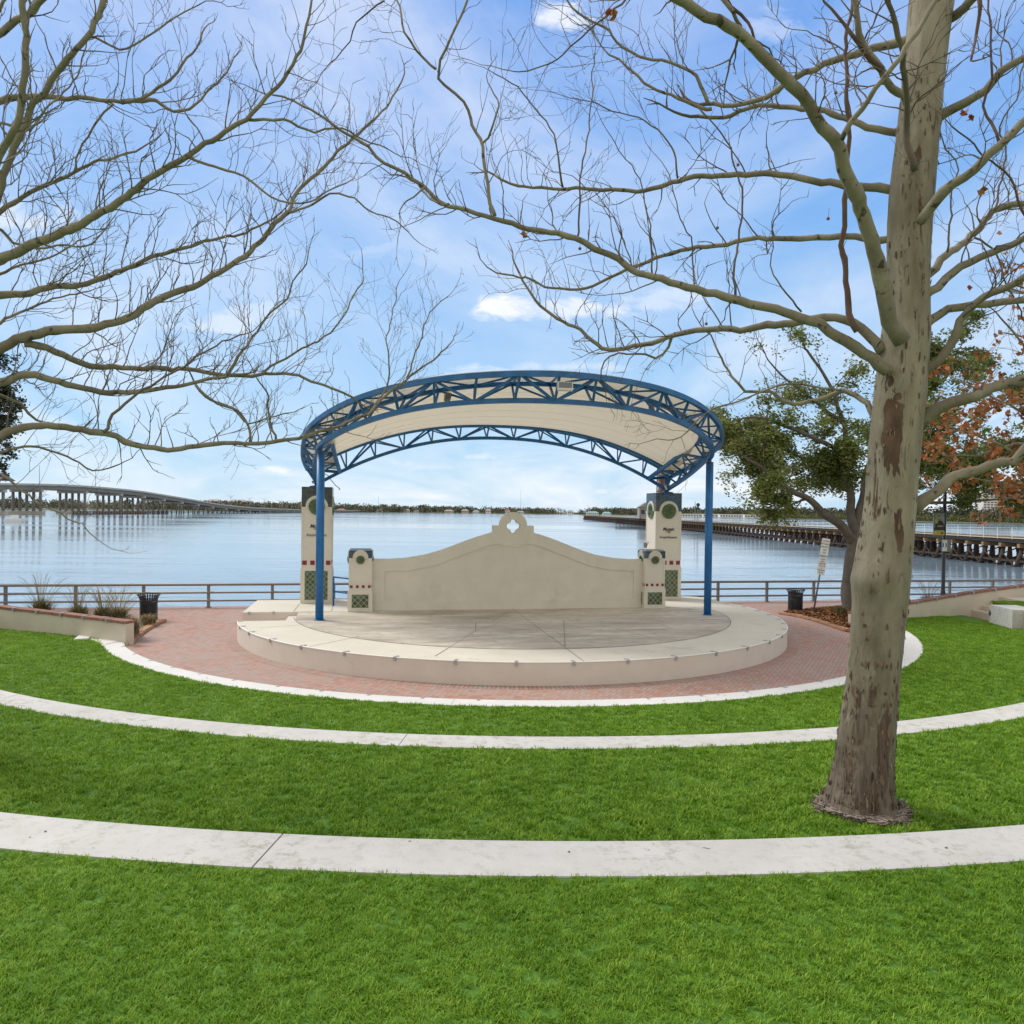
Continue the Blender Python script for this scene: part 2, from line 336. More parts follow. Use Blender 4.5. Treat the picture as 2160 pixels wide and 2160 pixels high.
def copy_tree(o, parent=None):
    c = o.copy(); C.objects.link(c); c.parent = parent
    for ch in list(o.children): copy_tree(ch, c)
    return c
def npmesh(name, verts, faces_n, mat, parent=None, tone=None, off=(0, 0, 0)):   # verts (N,3), every face has faces_n vertices in order
    nv = len(verts); nf = nv//faces_n; me = bpy.data.meshes.new(name)
    me.vertices.add(nv); me.vertices.foreach_set('co', (np.asarray(verts, np.float32)-np.array(off, np.float32)).ravel())
    me.loops.add(nv); me.loops.foreach_set('vertex_index', np.arange(nv, dtype=np.int32))
    me.polygons.add(nf); me.polygons.foreach_set('loop_start', np.arange(0, nv, faces_n, dtype=np.int32)); me.polygons.foreach_set('loop_total', np.full(nf, faces_n, np.int32))
    if tone is not None:
        a = me.attributes.new('tone', 'FLOAT', 'FACE'); a.data.foreach_set('value', np.asarray(tone, np.float32))
    me.materials.append(mat); me.update(calc_edges=True); me.validate()
    ob = bpy.data.objects.new(name, me); C.objects.link(ob); ob.parent = parent; return ob
def sector(r0, r1, a0, a1, n):                                 # ring sector round the seat-ring centre
    A = [R(a0+(a1-a0)*i/n) for i in range(n+1)]
    return A
# ------------------------------------------------------------------ setting: water, land, plaza, lawns
def sheet(name, pts, z, mat, kind='structure'):
    mb = MB(); mb.add([(x, y, z) for x, y in pts], [tuple(range(len(pts)))]); return tag(mb.build(name, mat), None, None, None, kind)
def ringpt(r, a): return (CX+r*math.cos(R(a)), CYc+r*math.sin(R(a)))
# seawall top edge runs along stage plane v = 6.95
def luv(u, v): p = L2W(u, v); return (p.x, p.y)
WZ = -1.6
sheet('water', [(-9000, -40), (9000, -40), (9000, 16000), (-9000, 16000)], WZ, M['water'])
pl = MB(); q = [luv(-75, -60), luv(75, -60), luv(75, 6.95), luv(-75, 6.95)]
pl.prism(q, -2.6, 0.0); tag(pl.build('plaza', M['pavers']), None, None, None, 'structure')
def annulus(name, r0, r1, a0, a1, z, mat, n=120, zb=None, gaps=(), kind=None, parent=None):
    """flat ring sector; with zb it has real thickness, gaps cut it into slabs"""
    mb = MB(); cuts = [a0]+sorted(gaps)+[a1]
    for i in range(len(cuts)-1):
        b0 = cuts[i]+(.02 if i else 0); b1 = cuts[i+1]-(.02 if i < len(cuts)-2 else 0)
        k = max(2, int(n*(b1-b0)/(a1-a0)))
        for j in range(k):
            s0, s1 = b0+(b1-b0)*j/k, b0+(b1-b0)*(j+1)/k
            p = [ringpt(r0, s0), ringpt(r1, s0), ringpt(r1, s1), ringpt(r0, s1)]
            if zb is None: mb.add([(x, y, z) for x, y in p], [(0, 1, 2, 3)])
            else:
                mb.add([(x, y, z) for x, y in p]+[(x, y, zb) for x, y in p], [(0, 1, 2, 3), (4, 7, 6, 5), (0, 3, 7, 4), (1, 5, 6, 2)]+([(0, 4, 5, 1)] if j == 0 else [])+([(3, 2, 6, 7)] if j == k-1 else []))
    return mb.build(name, mat, parent)
Z1, Z2, Z3 = .0967, .7626, 1.2877
RA1, RB1, RA2, RB2, RA3, RB3 = 13.61, 14.14, 18.49, 19.07, 23.31, 23.94
tag(annulus('lawn', RB1-.02, RA2+.02, -164, 6, Z1-.012, M['lawn']), None, None, None, 'structure')
tag(annulus('lawn', RB2-.02, RA3+.02, -166, 1.5, Z2-.015, M['lawn'], zb=Z2-.4), None, None, None, 'structure')
tag(annulus('lawn', RB3-.02, 60, -190, 10, Z3-.015, M['lawn'], zb=Z3-.6), None, None, None, 'structure')
def ang(px, py, z): p = G(px, py, z); return math.degrees(math.atan2(p.y-CYc, p.x-CX))
def curb(name, label, r0, r1, a0, a1, z, mat, gaps, zb=-.05):
    o = annulus(name, r0, r1, a0, a1, z, mat, 150, zb, gaps)
    mod = None
    return tag(o, label, 'seat wall')
a_l = ang(248, 1341, Z1); 
c1 = curb('seat_wall', 'bright white curved curb where the brick plaza meets the lowest grass', RA1, RB1, a_l+.3, -8.2, Z1, M['seat_white'], [ang(955, 1481, Z1), -72., -110., -130., -45., -25.])
# short metal clips along its inner edge
for px in (251, 264, 288, 322, 368, 426, 496, 588, 680, 782, 892, 1010, 1368, 1475, 1570, 1650, 1728):
    a = ang(px, 1362+ (px-251)*.2 if px < 300 else 1470, Z1)
    # solve the angle on the inner edge by stepping
    best = min((abs((lambda p: 1080+F_*((p-Vector((0, 0, H))).dot(RV))/((p-Vector((0, 0, H))).dot(FV)))(Vector((*ringpt(RA1, q), Z1)))-px), q) for q in np.linspace(-153, -27, 500))
    q = best[1]; T = Matrix.Translation((*ringpt(RA1, q), Z1)) @ Matrix.Rotation(R(q), 4, 'Z')
    mb = MB(); mb.box(-.012, .10, -.035, .035, -.03, .008, T); mb.build('edge_clip', M['metal_clip'], c1)
c2 = curb('seat_wall', 'middle weathered concrete seat ring crossing behind the big sycamore trunk between two lawns', RA2, RB2, -163, -2.5, Z2, M['seat'], [ang(850, 1560, Z2), -60, -38, -118, -140])
c3 = curb('seat_wall', 'nearest and widest concrete seat ring, across the foreground lawn with one open joint', RA3, RB3, -170, -8, Z3, M['seat'], [ang(566, 1792, Z3), -70.5, -50, -128], zb=.2)
# thicker end pier with its blue diamond tile
o = annulus('end_pier', 18.12, RB2+.03, -7.5, -2.6, Z2+.03, M['seat'], 12, -.05); o.parent = c2
pe = G(2113, 1294, .47); pa = math.degrees(math.atan2(pe.y-CYc, pe.x-CX))
T = Matrix.Translation((*ringpt(18.116, pa), .47)) @ Matrix.Rotation(R(pa-90), 4, 'Z')
mb = MB(); mb.add([T @ Vector(q) for q in ((-.085, -.012, 0), (0, -.012, -.125), (.085, -.012, 0), (0, -.012, .125), (-.085, .01, 0), (0, .01, -.125), (.085, .01, 0), (0, .01, .125))], [(0, 1, 2, 3), (0, 4, 5, 1), (1, 5, 6, 2), (2, 6, 7, 3), (3, 7, 4, 0)])
mb.build('diamond_tile', M['navy_tile'], c2)
# ------------------------------------------------------------------ stage
st = thing('stage', 'low round cream concrete stage with dark stained inner floor and metal edge clips', 'stage', L2W(0, 0, 0), PH)
RS, RI = 9.18, 7.45
def arc(r, a0, a1, n): return [(r*math.cos(R(a0+(a1-a0)*i/n)), r*math.sin(R(a0+(a1-a0)*i/n))) for i in range(n+1)]
aL = math.degrees(math.asin(-1.5/RS))
# outline counter-clockwise from the left front slot corner
plat = arc(RS, 180-aL, 360+17, 150)+[(9.22, 3.15), (8.75, 3.95), (8.45, 4.15), (-9.22, 4.15), (-9.22, .57), (-7.35, .57), (-7.35, -1.5)]
mb = MB(); mb.prism(plat, 0., ZF-.004); o = mb.build('platform', [M['stage_top'], M['stage_side']], st)
for p_ in o.data.polygons: p_.material_index = 0 if p_.normal.z > .5 else 1
inner = [p_ for p_ in arc(RI, 180-math.degrees(math.asin(-1.5/RI)), 360+math.degrees(math.asin(.62/RI)), 120)]+[(5.0, .62), (5.0, 1.0), (6.95, 1.35), (7.2, .9)][:0]+[(-RI+.06, .62)]
mb = MB(); mb.add([(x, y, ZF) for x, y in inner], [tuple(range(len(inner)))]); mb.build('floor_circle', M['floor'], st)
# joints cut in the slab, thin dark sheets in the cuts
def strip(mb, p, q, w, z):
    p, q = Vector((*p, z)), Vector((*q, z)); n_ = (q-p).normalized().cross(Vector((0, 0, 1)))*w/2
    mb.add([p-n_, q-n_, q+n_, p+n_], [(0, 1, 2, 3)])
mb = MB()
def G2(px, py): return W2L(G(px, py, ZF))
for a, b in (((1084, 1284), (1038, 1310)), ((1082, 1285), (1130, 1320)), ((1130, 1320), (1233, 1396)), ((1004, 1330), (918, 1384)), ((1004, 1313), (1003, 1330)), ((1189, 1308), (1192, 1364)),
             ((924, 1288), (905, 1302)), ((1100, 1292), (1220, 1310)), ((1055, 1334), (1170, 1344)), ((912, 1324), (1040, 1332)), ((652, 1364), (756, 1343)), ((1268, 1318), (1400, 1352)), ((1004, 1330), (1052, 1315)), ((619, 1291), (632, 1273)), ((699, 1289), (704, 1273)), ((548, 1324), (634, 1318)), ((1484, 1282), (1560, 1283))):
    mb = MB(); strip(mb, G2(*a), G2(*b), .018, ZF+.003); mb.build('slab_joint', M['joint'], st)
mb = MB()
pr = arc(RI, 187, 365, 120)
for i in range(len(pr)-1): strip(mb, pr[i], pr[i+1], .022, ZF+.0035)
mb.build('ring_joint', M['joint'], st)
# nosing strip and clips
nose = arc(RS, 180-aL, 360+17, 150)
mb = MB(); mb.tube([(x, y, ZF-.004) for x, y in nose], .018, 6); mb.build('edge_strip', M['white_edge'], st, smooth=True)
mb = MB(); mb.tube([(-9.22, .57, ZF-.006), (-7.35, .57, ZF-.006)], .016, 5); mb.build('edge_strip', M['white_edge'], st)
for i, a in enumerate([190, 197, 204.5, 214, 223, 232.5, 241.5, 251, 260, 268.5, 277, 285.5, 294, 302.5, 311, 319, 327, 335, 342, 349, 356, 363, 370]):
    T = Matrix.Rotation(R(a), 4, 'Z') @ Matrix.Translation((RS, 0, ZF))
    mb = MB(); mb.box(-.16, .02, -.035, .035, -.002, .014, T); mb.box(.012, .034, -.035, .035, -.085, .012, T); mb.build('edge_clip', M['metal_clip'], st)
for u in (-9.0, -8.2):
    mb = MB(); mb.box(u-.035, u+.035, .535, .56, ZF-.085, ZF+.01); mb.box(u-.035, u+.035, .54, .7, ZF-.002, ZF+.014); mb.build('edge_clip', M['metal_clip'], st)
for k in range(3):                                            # steps in the slot between the ring and the rear block
    mb = MB(); mb.box(-7.35-.35*(k+1), -7.35-.35*k, -1.495, .565, .002, ZF-.14*(k+1)); mb.build('step', M['stage_side'], st)
# soldier course laid round the foot of the stage
mb = MB(); a_in = arc(RS+.005, 180-aL, 375, 150); a_out = arc(RS+.34, 180-aL, 375, 150)
for i in range(150): mb.add([(*a_in[i], 0), (*a_out[i], 0), (*a_out[i+1], 0), (*a_in[i+1], 0)], [(0, 1, 2, 3)])
o = mb.build('paving_border', M['soldier']); o.location = L2W(0, 0, .004); o.rotation_euler = (0, 0, PH); tag(o, None, None, None, 'structure')
# ------------------------------------------------------------------ back wall
bw = thing('stage_wall', 'cream stucco stage back wall with curved mission gable and quatrefoil opening', 'wall', L2W(0, .62, ZF), PH)
wp = [(-5.0, 2.37), (-4.3, 2.37), (-3.7, 2.41), (-3.0, 2.53), (-2.5, 2.68), (-2.0, 2.865), (-1.55, 3.04), (-1.15, 3.18), (-.9, 3.26), (-.63, 3.34), (-.63, 3.59), (-.36, 3.59)]
xm = .125
wp = [(xm-(xm*0+abs(x-xm)), z) for x, z in wp]
gab = [(xm-.5*math.cos(PI*i/24), 3.59+.49*math.sin(PI*i/24)) for i in range(25)]
def smooth_top(p, n=6):
    return p
left = smooth_top(wp[:-1]); right = [(2*xm-x, z) for x, z in reversed(left)]
top = left+gab+right
outl = [(-5.0, ZF)]+[(5.2, ZF)][:1]+[(x, z) for x, z in reversed(top)]
def quat(r, d, n=14):
    pts = []
    for k in range(4):
        c = (xm+d*math.cos(PI/2*k), 3.565+d*math.sin(PI/2*k))
        if k: pts.append((xm+.168*math.cos(PI/2*k-PI/4), 3.565+.168*math.sin(PI/2*k-PI/4)))
        for i in range(n+1):
            a = PI/2*k-PI*.42+PI*.84*i/n; pts.append((c[0]+r*math.cos(a), c[1]+r*math.sin(a)))
    return pts
qf = quat(.11, .14)
sub = lambda P: [(x, z-ZF) for x, z in P]
fill('wall_body', [sub(outl), sub(qf)], .12, M['stucco'], bw, Matrix.Translation((0, .155, 0)))
pan = [(-4.46, .89), (4.71, .89), (4.71, 1.94), (3.9, 1.955), (2.93, 2.15), (1.85, 2.56), (1.1, 2.84), (.75, 2.92), (.6, 2.935)]+[(xm+.475*math.cos(a), 2.945-.13*math.sin(a)) for a in [PI*.1*i for i in range(1, 10)]]
pan += [(-.35, 2.935), (-.5, 2.92), (-.85, 2.84), (-1.6, 2.56), (-2.68, 2.15), (-3.65, 1.955), (-4.46, 1.94)]
fill('raised_border', [sub([(x, z) for x, z in outl]), sub(pan), sub(qf)], .0175, M['stucco'], bw, Matrix.Translation((0, .0175, 0)))
# ------------------------------------------------------------------ pillars
def pillar(label, u, v, tall, group, letters=False):
    rt = thing('pillar', label, 'pillar', L2W(u, v, ZF), PH, group)
    if tall: hb, hs, zb, zt, zc, ra, zm, rm, zr, sr_, pan, tile = .575, .545, 1.33, 4.37, 3.62, .41, 3.62, .30, 1.52, .165, (.42, .13, 1.22), M['tile_green' if u < 0 else 'tile_blue']
    else: hb, hs, zb, zt, zc, ra, zm, rm, zr, sr_, pan, tile = .42, .385, .72, 2.17, 1.86, .265, 1.80, .145, .87, .095, (.285, .14, .60), M['tile_blue']
    mb = MB(); mb.box(-hb, hb, -hb, hb, 0, zb); mb.build('base', M['stucco'], rt, bevel=.012)
    mb = MB(); mb.box(-hs, hs, -hs, hs, zb-.01, zt-.02); mb.build('shaft', M['stucco'], rt)
    cap = MB(); t = .012
    e = hs+t
    ch = .0 if tall else .05
    cap.box(-e, e, -e, e, zc, zt-ch)
    if ch: cap.add([(-e, -e, zt-ch), (e, -e, zt-ch), (e, e, zt-ch), (-e, e, zt-ch), (-e+ch, -e+ch, zt), (e-ch, -e+ch, zt), (e-ch, e-ch, zt), (-e+ch, e-ch, zt)], [(0, 1, 5, 4), (1, 2, 6, 5), (2, 3, 7, 6), (3, 0, 4, 7), (4, 5, 6, 7)])
    cap.build('tile_cap', tile, rt)
    for k, face in enumerate((0, PI/2, -PI/2)):                # front, right side, left side
        Tf = Matrix.Rotation(face, 4, 'Z') @ Matrix.Translation((0, -hs, 0))
        zs = zc+.015
        half = lambda r, n=20: [(r*math.cos(PI*i/n), zs+r*math.sin(PI*i/n)) for i in range(n+1)]
        a0, a1 = ra, ra-.075*(1.3 if tall else 1)
        fill('arch', [half(a0)+[(-a0, zs-.0), (-a0, zs-.02), (a0, zs-.02)]], .016, M['stucco'], rt, Tf @ Matrix.Translation((0, -.016, 0)))
        fill('arch', [half(a0-.025)+[(-a0+.025, zs-.02)]+[(-x, z) for x, z in [( (a1)*math.cos(PI*i/20), zs+a1*math.sin(PI*i/20)) for i in range(21)][::1]][::1]+[(a0-.025, zs-.02)]], .012, M['stucco'], rt, Tf @ Matrix.Translation((0, -.04, 0)))
        # raised frame round the shaft panel
        fw = .055; fr = MB()
        sh = ra+.0
        zlo = zr+sr_*.5+.10
        fr.box(-hs+.0, -hs+fw, -.014, .004, zlo, zs-.02, Tf); fr.box(hs-fw, hs, -.014, .004, zlo, zs-.02, Tf)
        fr.box(-hs+fw, -sh, -.014, .004, zs-.11, zs-.02, Tf); fr.box(sh, hs-fw, -.014, .004, zs-.11, zs-.02, Tf)
        fr.box(-hs, hs, -.014, .004, zlo-.05, zlo, Tf)
        fr.box(-hs, hs, -.014, .004, zb, zr-sr_*.5-.05, Tf); fr.build('panel_frame', M['stucco'], rt)
        md = MB(); n_ = 36
        ring = [Tf @ Vector((rm*math.cos(2*PI*i/n_)*(1+.015*math.sin(i*2.5)), -.052, zm+rm*math.sin(2*PI*i/n_))) for i in range(n_)]
        back = [Tf @ Vector((rm*math.cos(2*PI*i/n_), .002, zm+rm*math.sin(2*PI*i/n_))) for i in range(n_)]
        md.add(ring+back, [tuple(range(n_-1, -1, -1))]+[(i, (i+1) % n_, n_+(i+1) % n_, n_+i) for i in range(n_)])
        for i in range(9):                                     # leaf ribs in relief, from a point low on the disc
            a = PI/2+(i-4)*.62+.15; L_ = rm*(.93 if abs(i-4) < 3 else .8)
            p0 = Vector((.03*rm, -.054, zm-.05*rm)); p2 = Vector((L_*math.cos(a), -.054, zm+L_*math.sin(a))); p1 = (p0+p2)/2+Vector((.10*rm*math.sin(a), -.012, 0))
            md.tube([Tf @ p0, Tf @ p1, Tf @ p2], [rm*.035, rm*.075, rm*.02], 5)
        md.build('medallion', M['green_relief'], rt)
        for q in (-1.5, -.5, .5, 1.5):
            rtile = MB(); xx = q*hs*.53
            rtile.box(xx-sr_/2, xx+sr_/2, -.009, .004, zr-sr_/2, zr+sr_/2, Tf); rtile.build('red_tile', M['red_tile'], rt)
        Tb = Matrix.Rotation(face, 4, 'Z') @ Matrix.Translation((0, -hb, 0))
        lt = MB(); lt.box(-pan[0], pan[0], -.006, .01, pan[1], pan[2], Tb); lt.build('tile_panel', M['tile_lattice'], rt)
        fm = MB(); w_ = .03
        fm.box(-pan[0]-w_, pan[0]+w_, -.014, .005, pan[1]-w_, pan[1], Tb); fm.box(-pan[0]-w_, pan[0]+w_, -.014, .005, pan[2], pan[2]+w_, Tb)
        fm.box(-pan[0]-w_, -pan[0], -.014, .005, pan[1], pan[2], Tb); fm.box(pan[0], pan[0]+w_, -.014, .005, pan[1], pan[2], Tb); fm.build('panel_frame', M['stucco'], rt)
    if letters:
        Tf = Matrix.Translation((0, -hs-.004, 0))
        text('lettering', 'Mosaic', .19, M['black_letter'], rt, Tf @ Matrix.Translation((0, 0, 2.89)), shear=.25, bold=.004, width=.50)
        text('lettering', 'Amphitheater', .15, M['black_letter'], rt, Tf @ Matrix.Translation((0, 0, 2.56)), width=.76)
        lg = MB(); 
        lg.add([Tf @ Vector(q) for q in ((-.14, -.008, 2.79), (.02, -.008, 2.73), (.045, -.008, 2.70), (.10, -.008, 2.78), (-.02, -.008, 2.80))], [(0, 1, 2, 3, 4)]); lg.build('emblem', M['gold'], rt)
        lg = MB(); lg.add([Tf @ Vector(q) for q in ((-.14, -.012, 2.795), (-.05, -.012, 2.785), (.10, -.012, 2.775), (.08, -.012, 2.80), (-.02, -.012, 2.81))], [(0, 1, 2, 3, 4)]); lg.build('emblem', M['leaf_brown'], rt)
    return rt
pillar('short tiled pillar at the left end of the stage wall, beside the blue handrail', -5.30, .75, False, 'short tiled pillars at the stage wall ends')
pillar('short tiled pillar at the right end of the stage wall, in front of a tall one', 5.45, .75, False, 'short tiled pillars at the stage wall ends')
pillar('tall tiled sign pillar partly hidden behind the left blue pole, greenish tile cap', -6.95, 3.52, True, 'tall sign pillars carrying the canopy', True)
pillar('tall tiled sign pillar with fully readable lettering, bluer tile cap, right of the stage wall', 7.02, 3.52, True, 'tall sign pillars carrying the canopy', True)
# blue handrail between the two left pillars
hr = thing('handrail', 'small blue pipe handrail between the short and tall left pillars', 'handrail', L2W(-6.28, 2.2, ZF), PH)
o_ = (-6.28, 2.2, ZF)
mb = MB(); mb.tube([(-6.28, 2.2, ZF), (-6.28, 2.2, ZF+1.07)], .035, 8); mb.build('post', M['blue_steel'], hr, o_, True)
for z in (1.05, .52):
    mb = MB(); mb.tube([(-6.28, 2.2, ZF+z), (-5.6, 1.3, ZF+z)], .03, 8); mb.build('rail', M['blue_steel'], hr, o_, True)
# ------------------------------------------------------------------ canopy: ring truss on two blue poles and the tall pillars
can = thing('canopy', 'arched blue steel truss canopy with beige fabric roof over the stage', 'canopy', L2W(0, 0, ZF), PH)
co = (0, 0, ZF)
def front(par, n=161, inner=False):
    a, b, v0, zA, rise, m, e, q = par; out = []
    for i in range(n):
        t = R(-90+180*i/(n-1)); s, c = math.sin(t), math.cos(t)
        u = a*math.copysign(abs(s)**e, s); v = v0-b*abs(c)**e
        out.append(Vector((u, v, zA-rise*(abs(u)/a)**m-q*(v-v0+b)/b)))
    return out
PB = (6.661, 4.763, -1.192, 7.163, .779, 3.095, 1.084, .388); PO = (7.105, 5.51, -.977, 7.812, .658, 4.131, 1.151, .77); PI_ = (6.296, 4.219, -1.066, 7.738, .678, 2.301, 1.072, .49)
def side(p, q, n=14, bulge=.12):
    out = []
    for i in range(1, n+1):
        t = i/n; w = p.lerp(q, t); w.x += math.copysign(bulge*math.sin(PI*t), p.x); out.append(w)
    return out
def chain(par, end, bulge):
    f = front(par); l = Vector((-end[0], end[1], end[2])); r = Vector(end)
    return list(reversed(side(f[0], l, bulge=bulge)))+f+side(f[-1], r, bulge=bulge)
cb = chain(PB, (6.98, 3.15, 5.06), .10); cout = chain(PO, (7.35, 3.65, 5.62), .12); cin = chain(PI_, (6.12, 2.95, 5.50), -.02)
def rear(v0, zp, rise, m, n=121, w=6.95): return [Vector((w*(-1+2*i/(n-1)), v0, zp+rise*(1-abs(-1+2*i/(n-1))**m))) for i in range(n)]
rb = rear(3.0, 5.03, 1.93, 2.2); ri = rear(2.45, 5.74, 1.63, 2.36); ro = rear(3.75, 5.78, 1.72, 2.3, w=7.3)
def chord(name, pts, r): mb = MB(); mb.tube(pts, r, 4); return mb.build(name, M['blue_steel'], can, co)
chord('bottom_chord', cb, .095); chord('outer_chord', cout, .095); chord('inner_chord', cin, .085)
chord('rear_bottom_chord', rb, .085); chord('rear_inner_chord', ri, .075); chord('rear_outer_chord', ro, .075)
mb = MB()                                                     # fascia lip above the outer chord
for i in range(len(cout)-1):
    a, b = cout[i], cout[i+1]; oa = Vector((a.x, a.y+1.2, 0)).normalized()*.05; ob_ = Vector((b.x, b.y+1.2, 0)).normalized()*.05
    v = [a+oa+Vector((0, 0, .02)), b+ob_+Vector((0, 0, .02)), b+ob_+Vector((0, 0, .085)), a+oa+Vector((0, 0, .085)), a+Vector((0, 0, .02)), b+Vector((0, 0, .02)), b+Vector((0, 0, .085)), a+Vector((0, 0, .085))]
    mb.add(v, [(0, 1, 2, 3), (5, 4, 7, 6), (3, 2, 6, 7), (0, 4, 5, 1)])
mb.build('fascia', M['blue_steel'], can, co)
def cum(p):
    s = [0.]
    for i in range(1, len(p)): s.append(s[-1]+(p[i]-p[i-1]).length)
    return s
def at(p, f):                                                  # f = fraction of index range
    x = f*(len(p)-1); i = min(int(x), len(p)-2); return p[i].lerp(p[i+1], x-i)
s = cum(cb); NN = 24; fr = []
for k in range(NN+1):
    t = s[-1]*k/NN; i = max(j for j in range(len(s)) if s[j] <= t+1e-6); i = min(i, len(s)-2); fr.append((i+(t-s[i])/(s[i+1]-s[i]))/(len(cb)-1))
B_ = [at(cb, f) for f in fr]; O_ = [at(cout, f) for f in fr]; I_ = [at(cin, f) for f in fr]
webs = []
for k in range(1, NN):
    webs += [(B_[k], O_[k], .04), (B_[k], I_[k], .035), (O_[k], I_[k], .03)]
for k in range(1, NN-1):
    b, t = (k, k+1) if k % 2 == 0 else (k+1, k)
    webs += [(B_[b], O_[t], .042), (B_[b], I_[t], .035), (I_[b], O_[t], .03)]
webs.sort(key=lambda w: (w[0]+w[1]).y)
rweb = []
N2 = 13; fr2 = [(k+.0)/N2 for k in range(N2+1)]
B2 = [at(rb, f) for f in fr2]; O2 = [at(ro, f) for f in fr2]; I2 = [at(ri, f) for f in fr2]
for k in range(1, N2): rweb += [(B2[k], I2[k], .035), (B2[k], O2[k], .03), (I2[k], O2[k], .028)]
for k in range(1, N2-1):
    b, t = (k, k+1) if k % 2 else (k+1, k)
    rweb += [(B2[b], I2[t], .036), (B2[b], O2[t], .03), (I2[b], O2[t], .028)]
for (p, q, r) in webs[:100]:
    mb = MB(); mb.tube([p, q], r*1.15, 4); mb.build('strut', M['blue_steel'], can, co)
mb = MB()
for (p, q, r) in webs[100:]+rweb: mb.tube([p, q], r*1.15, 4)
o = mb.build('lacing', M['blue_steel'], can, co); o['kind'] = 'stuff'
# corner frames over the pillars
mb = MB()
for sx in (-1, 1):
    c = Vector((sx*6.96, 3.1, 4.95))
    mb.tube([c, c+Vector((0, 0, .75))], .09, 8)
    mb.tube([Vector((sx*6.12, 2.95, 5.50)), Vector((sx*7.35, 3.65, 5.62))], .08, 4); mb.tube([Vector((sx*6.12, 2.95, 5.5)), c+Vector((0, 0, .1))], .06, 4)
    mb.tube([Vector((sx*7.35, 3.65, 5.62)), c+Vector((0, 0, .1))], .06, 4); mb.tube([Vector((sx*6.95, 2.45, 5.74)), Vector((sx*7.3, 3.75, 5.78))], .07, 4)
    mb.lathe([(0, 0), (.28, 0), (.28, .03), (.12, .06), (0, .06)], 12, (c.x, c.y, 4.935))
mb.build('corner_frame', M['blue_steel'], can, co)
for sx in (-1, 1):
    u = 6.55 if sx < 0 else 6.66; v = -1.57
    mb = MB(); mb.lathe([(0, 0), (.128, 0), (.128, 5.35), (0, 5.35)], 28, (sx*u, v, ZF)); mb.lathe([(.06, 5.35), (.06, 5.62)], 12, (sx*u, v, ZF))
    mb.lathe([(0, .0), (.17, .0), (.17, .022), (0, .022)], 24, (sx*u, v, ZF)); mb.build('pole', M['pole'], can, co, True)
    pass
# fabric: between the inner chord ring and the rear inner chord, and on top of the ring truss
def grid(rows, mat, name, nv, sag=0., zoff=0.):
    mb = MB(); n_ = len(rows)
    for (p, q) in rows:
        for j in range(nv+1):
            t = j/nv; w = p.lerp(q, t); mb.v.append((w.x, w.y, w.z-sag*math.sin(PI*t)+zoff))
    for i in range(n_-1):
        for j in range(nv): a = i*(nv+1)+j; mb.f.append((a, a+1, a+nv+2, a+nv+1)); mb.m.append(0)
    o = mb.build(name, mat, can, co, True); sm = o.modifiers.new('thick', 'SOLIDIFY'); sm.thickness = .012; return o
fi = front(PI_, 161); wmax = fi[-1].x
rows = []
for p in fi:
    k = (p.x/wmax); kk = (k+1)/2; q = at(ri, kk); rows.append((p+Vector((0, 0, .05)), q+Vector((0, 0, .04))))
grid(rows, M['fabric'], 'fabric_roof', 24, .18)
grid([(a+Vector((0, 0, .09)), b+Vector((0, 0, .11))) for a, b in zip(cin, cout)], M['fabric'], 'fabric_roof', 4)
grid([(a+Vector((0, 0, .09)), b+Vector((0, 0, .09))) for a, b in zip(ri, ro)], M['fabric'], 'fabric_roof', 3)
# seams of the fabric panels
mb = MB()
for t in (.14, .30, .46, .62, .78, .92):
    mb.tube([Vector((p.lerp(q, t).x, p.lerp(q, t).y, p.lerp(q, t).z-.18*math.sin(PI*t)-.008)) for p, q in rows[8:-8:3]], .0045, 4)
mb.build('seam', M['fabric'], can, co)
# lights fixed to the canopy
def flood(label, px, py, v, w, h, tilt, mat, yaw=0., group=None):
    u, z = V(px, py, v); p = L2W(u, v, z)
    rt = thing('floodlight', label, 'floodlight', p, PH+yaw, group); T = Matrix.Rotation(tilt, 4, 'X')
    mb = MB(); mb.box(-w/2, w/2, -.04, .06, -h/2, h/2, T); mb.build('housing', mat, rt, bevel=.008)
    mb = MB(); mb.box(-w*.43, w*.43, -.046, -.03, -h*.2, h*.42, T); mb.build('lens', M['glass_dark'], rt)
    mb = MB(); mb.tube([(-w*.5, .05, 0), (-w*.3, .14, .10), (0, .16, .16), (w*.3, .14, .10), (w*.5, .05, 0)], .012, 5); mb.build('bracket', mat, rt); return rt
flood('wide pale floodlight hung at the front of the canopy right of its middle', 1192, 815, -6.66, .42, .24, -.1, M['fixture'])
flood('small grey spotlight hanging in the canopy truss left of its middle', 945, 838, -5.1, .16, .26, .5, M['fixture_dark'], .4)
flood('small grey spotlight hanging in the canopy truss toward its right side', 1374, 860, -4.1, .17, .26, .5, M['fixture'], -.5)
flood('pale spotlight inside the right end of the canopy ring, above the right pole', 1485, 957, -.6, .22, .14, .1, M['fixture'], -.3)
flood('small white light on top of the right tall pillar', 1408, 1028, 2.9, .2, .18, -.4, M['fixture'], .5)
flood('white box light inside the left end of the canopy ring', 655, 922, -1.2, .18, .16, .3, M['white_paint'], .3)
flood('small light on top of the left tall pillar', 664, 1017, 3.0, .22, .10, -.2, M['fixture'], -.5)
flood('small wall light on the left side of the right tall pillar', 1361, 1150, 3.2, .12, .2, 0, M['fixture_dark'], -1.2)
u, z = V(697, 1000, 3.0)
cab = MB(); cab.tube([L2W(*V(x, y, 2.6)[:1], 2.6, V(x, y, 2.6)[1]) for x, y in ((684, 999), (692, 1003), (698, 1012), (708, 1024), (716, 1030), (718, 1033), (714, 1031))], .014, 5)
tag(cab.build('cable', M['black_metal']), 'loose black cable looping down at the left corner of the canopy', 'cable')
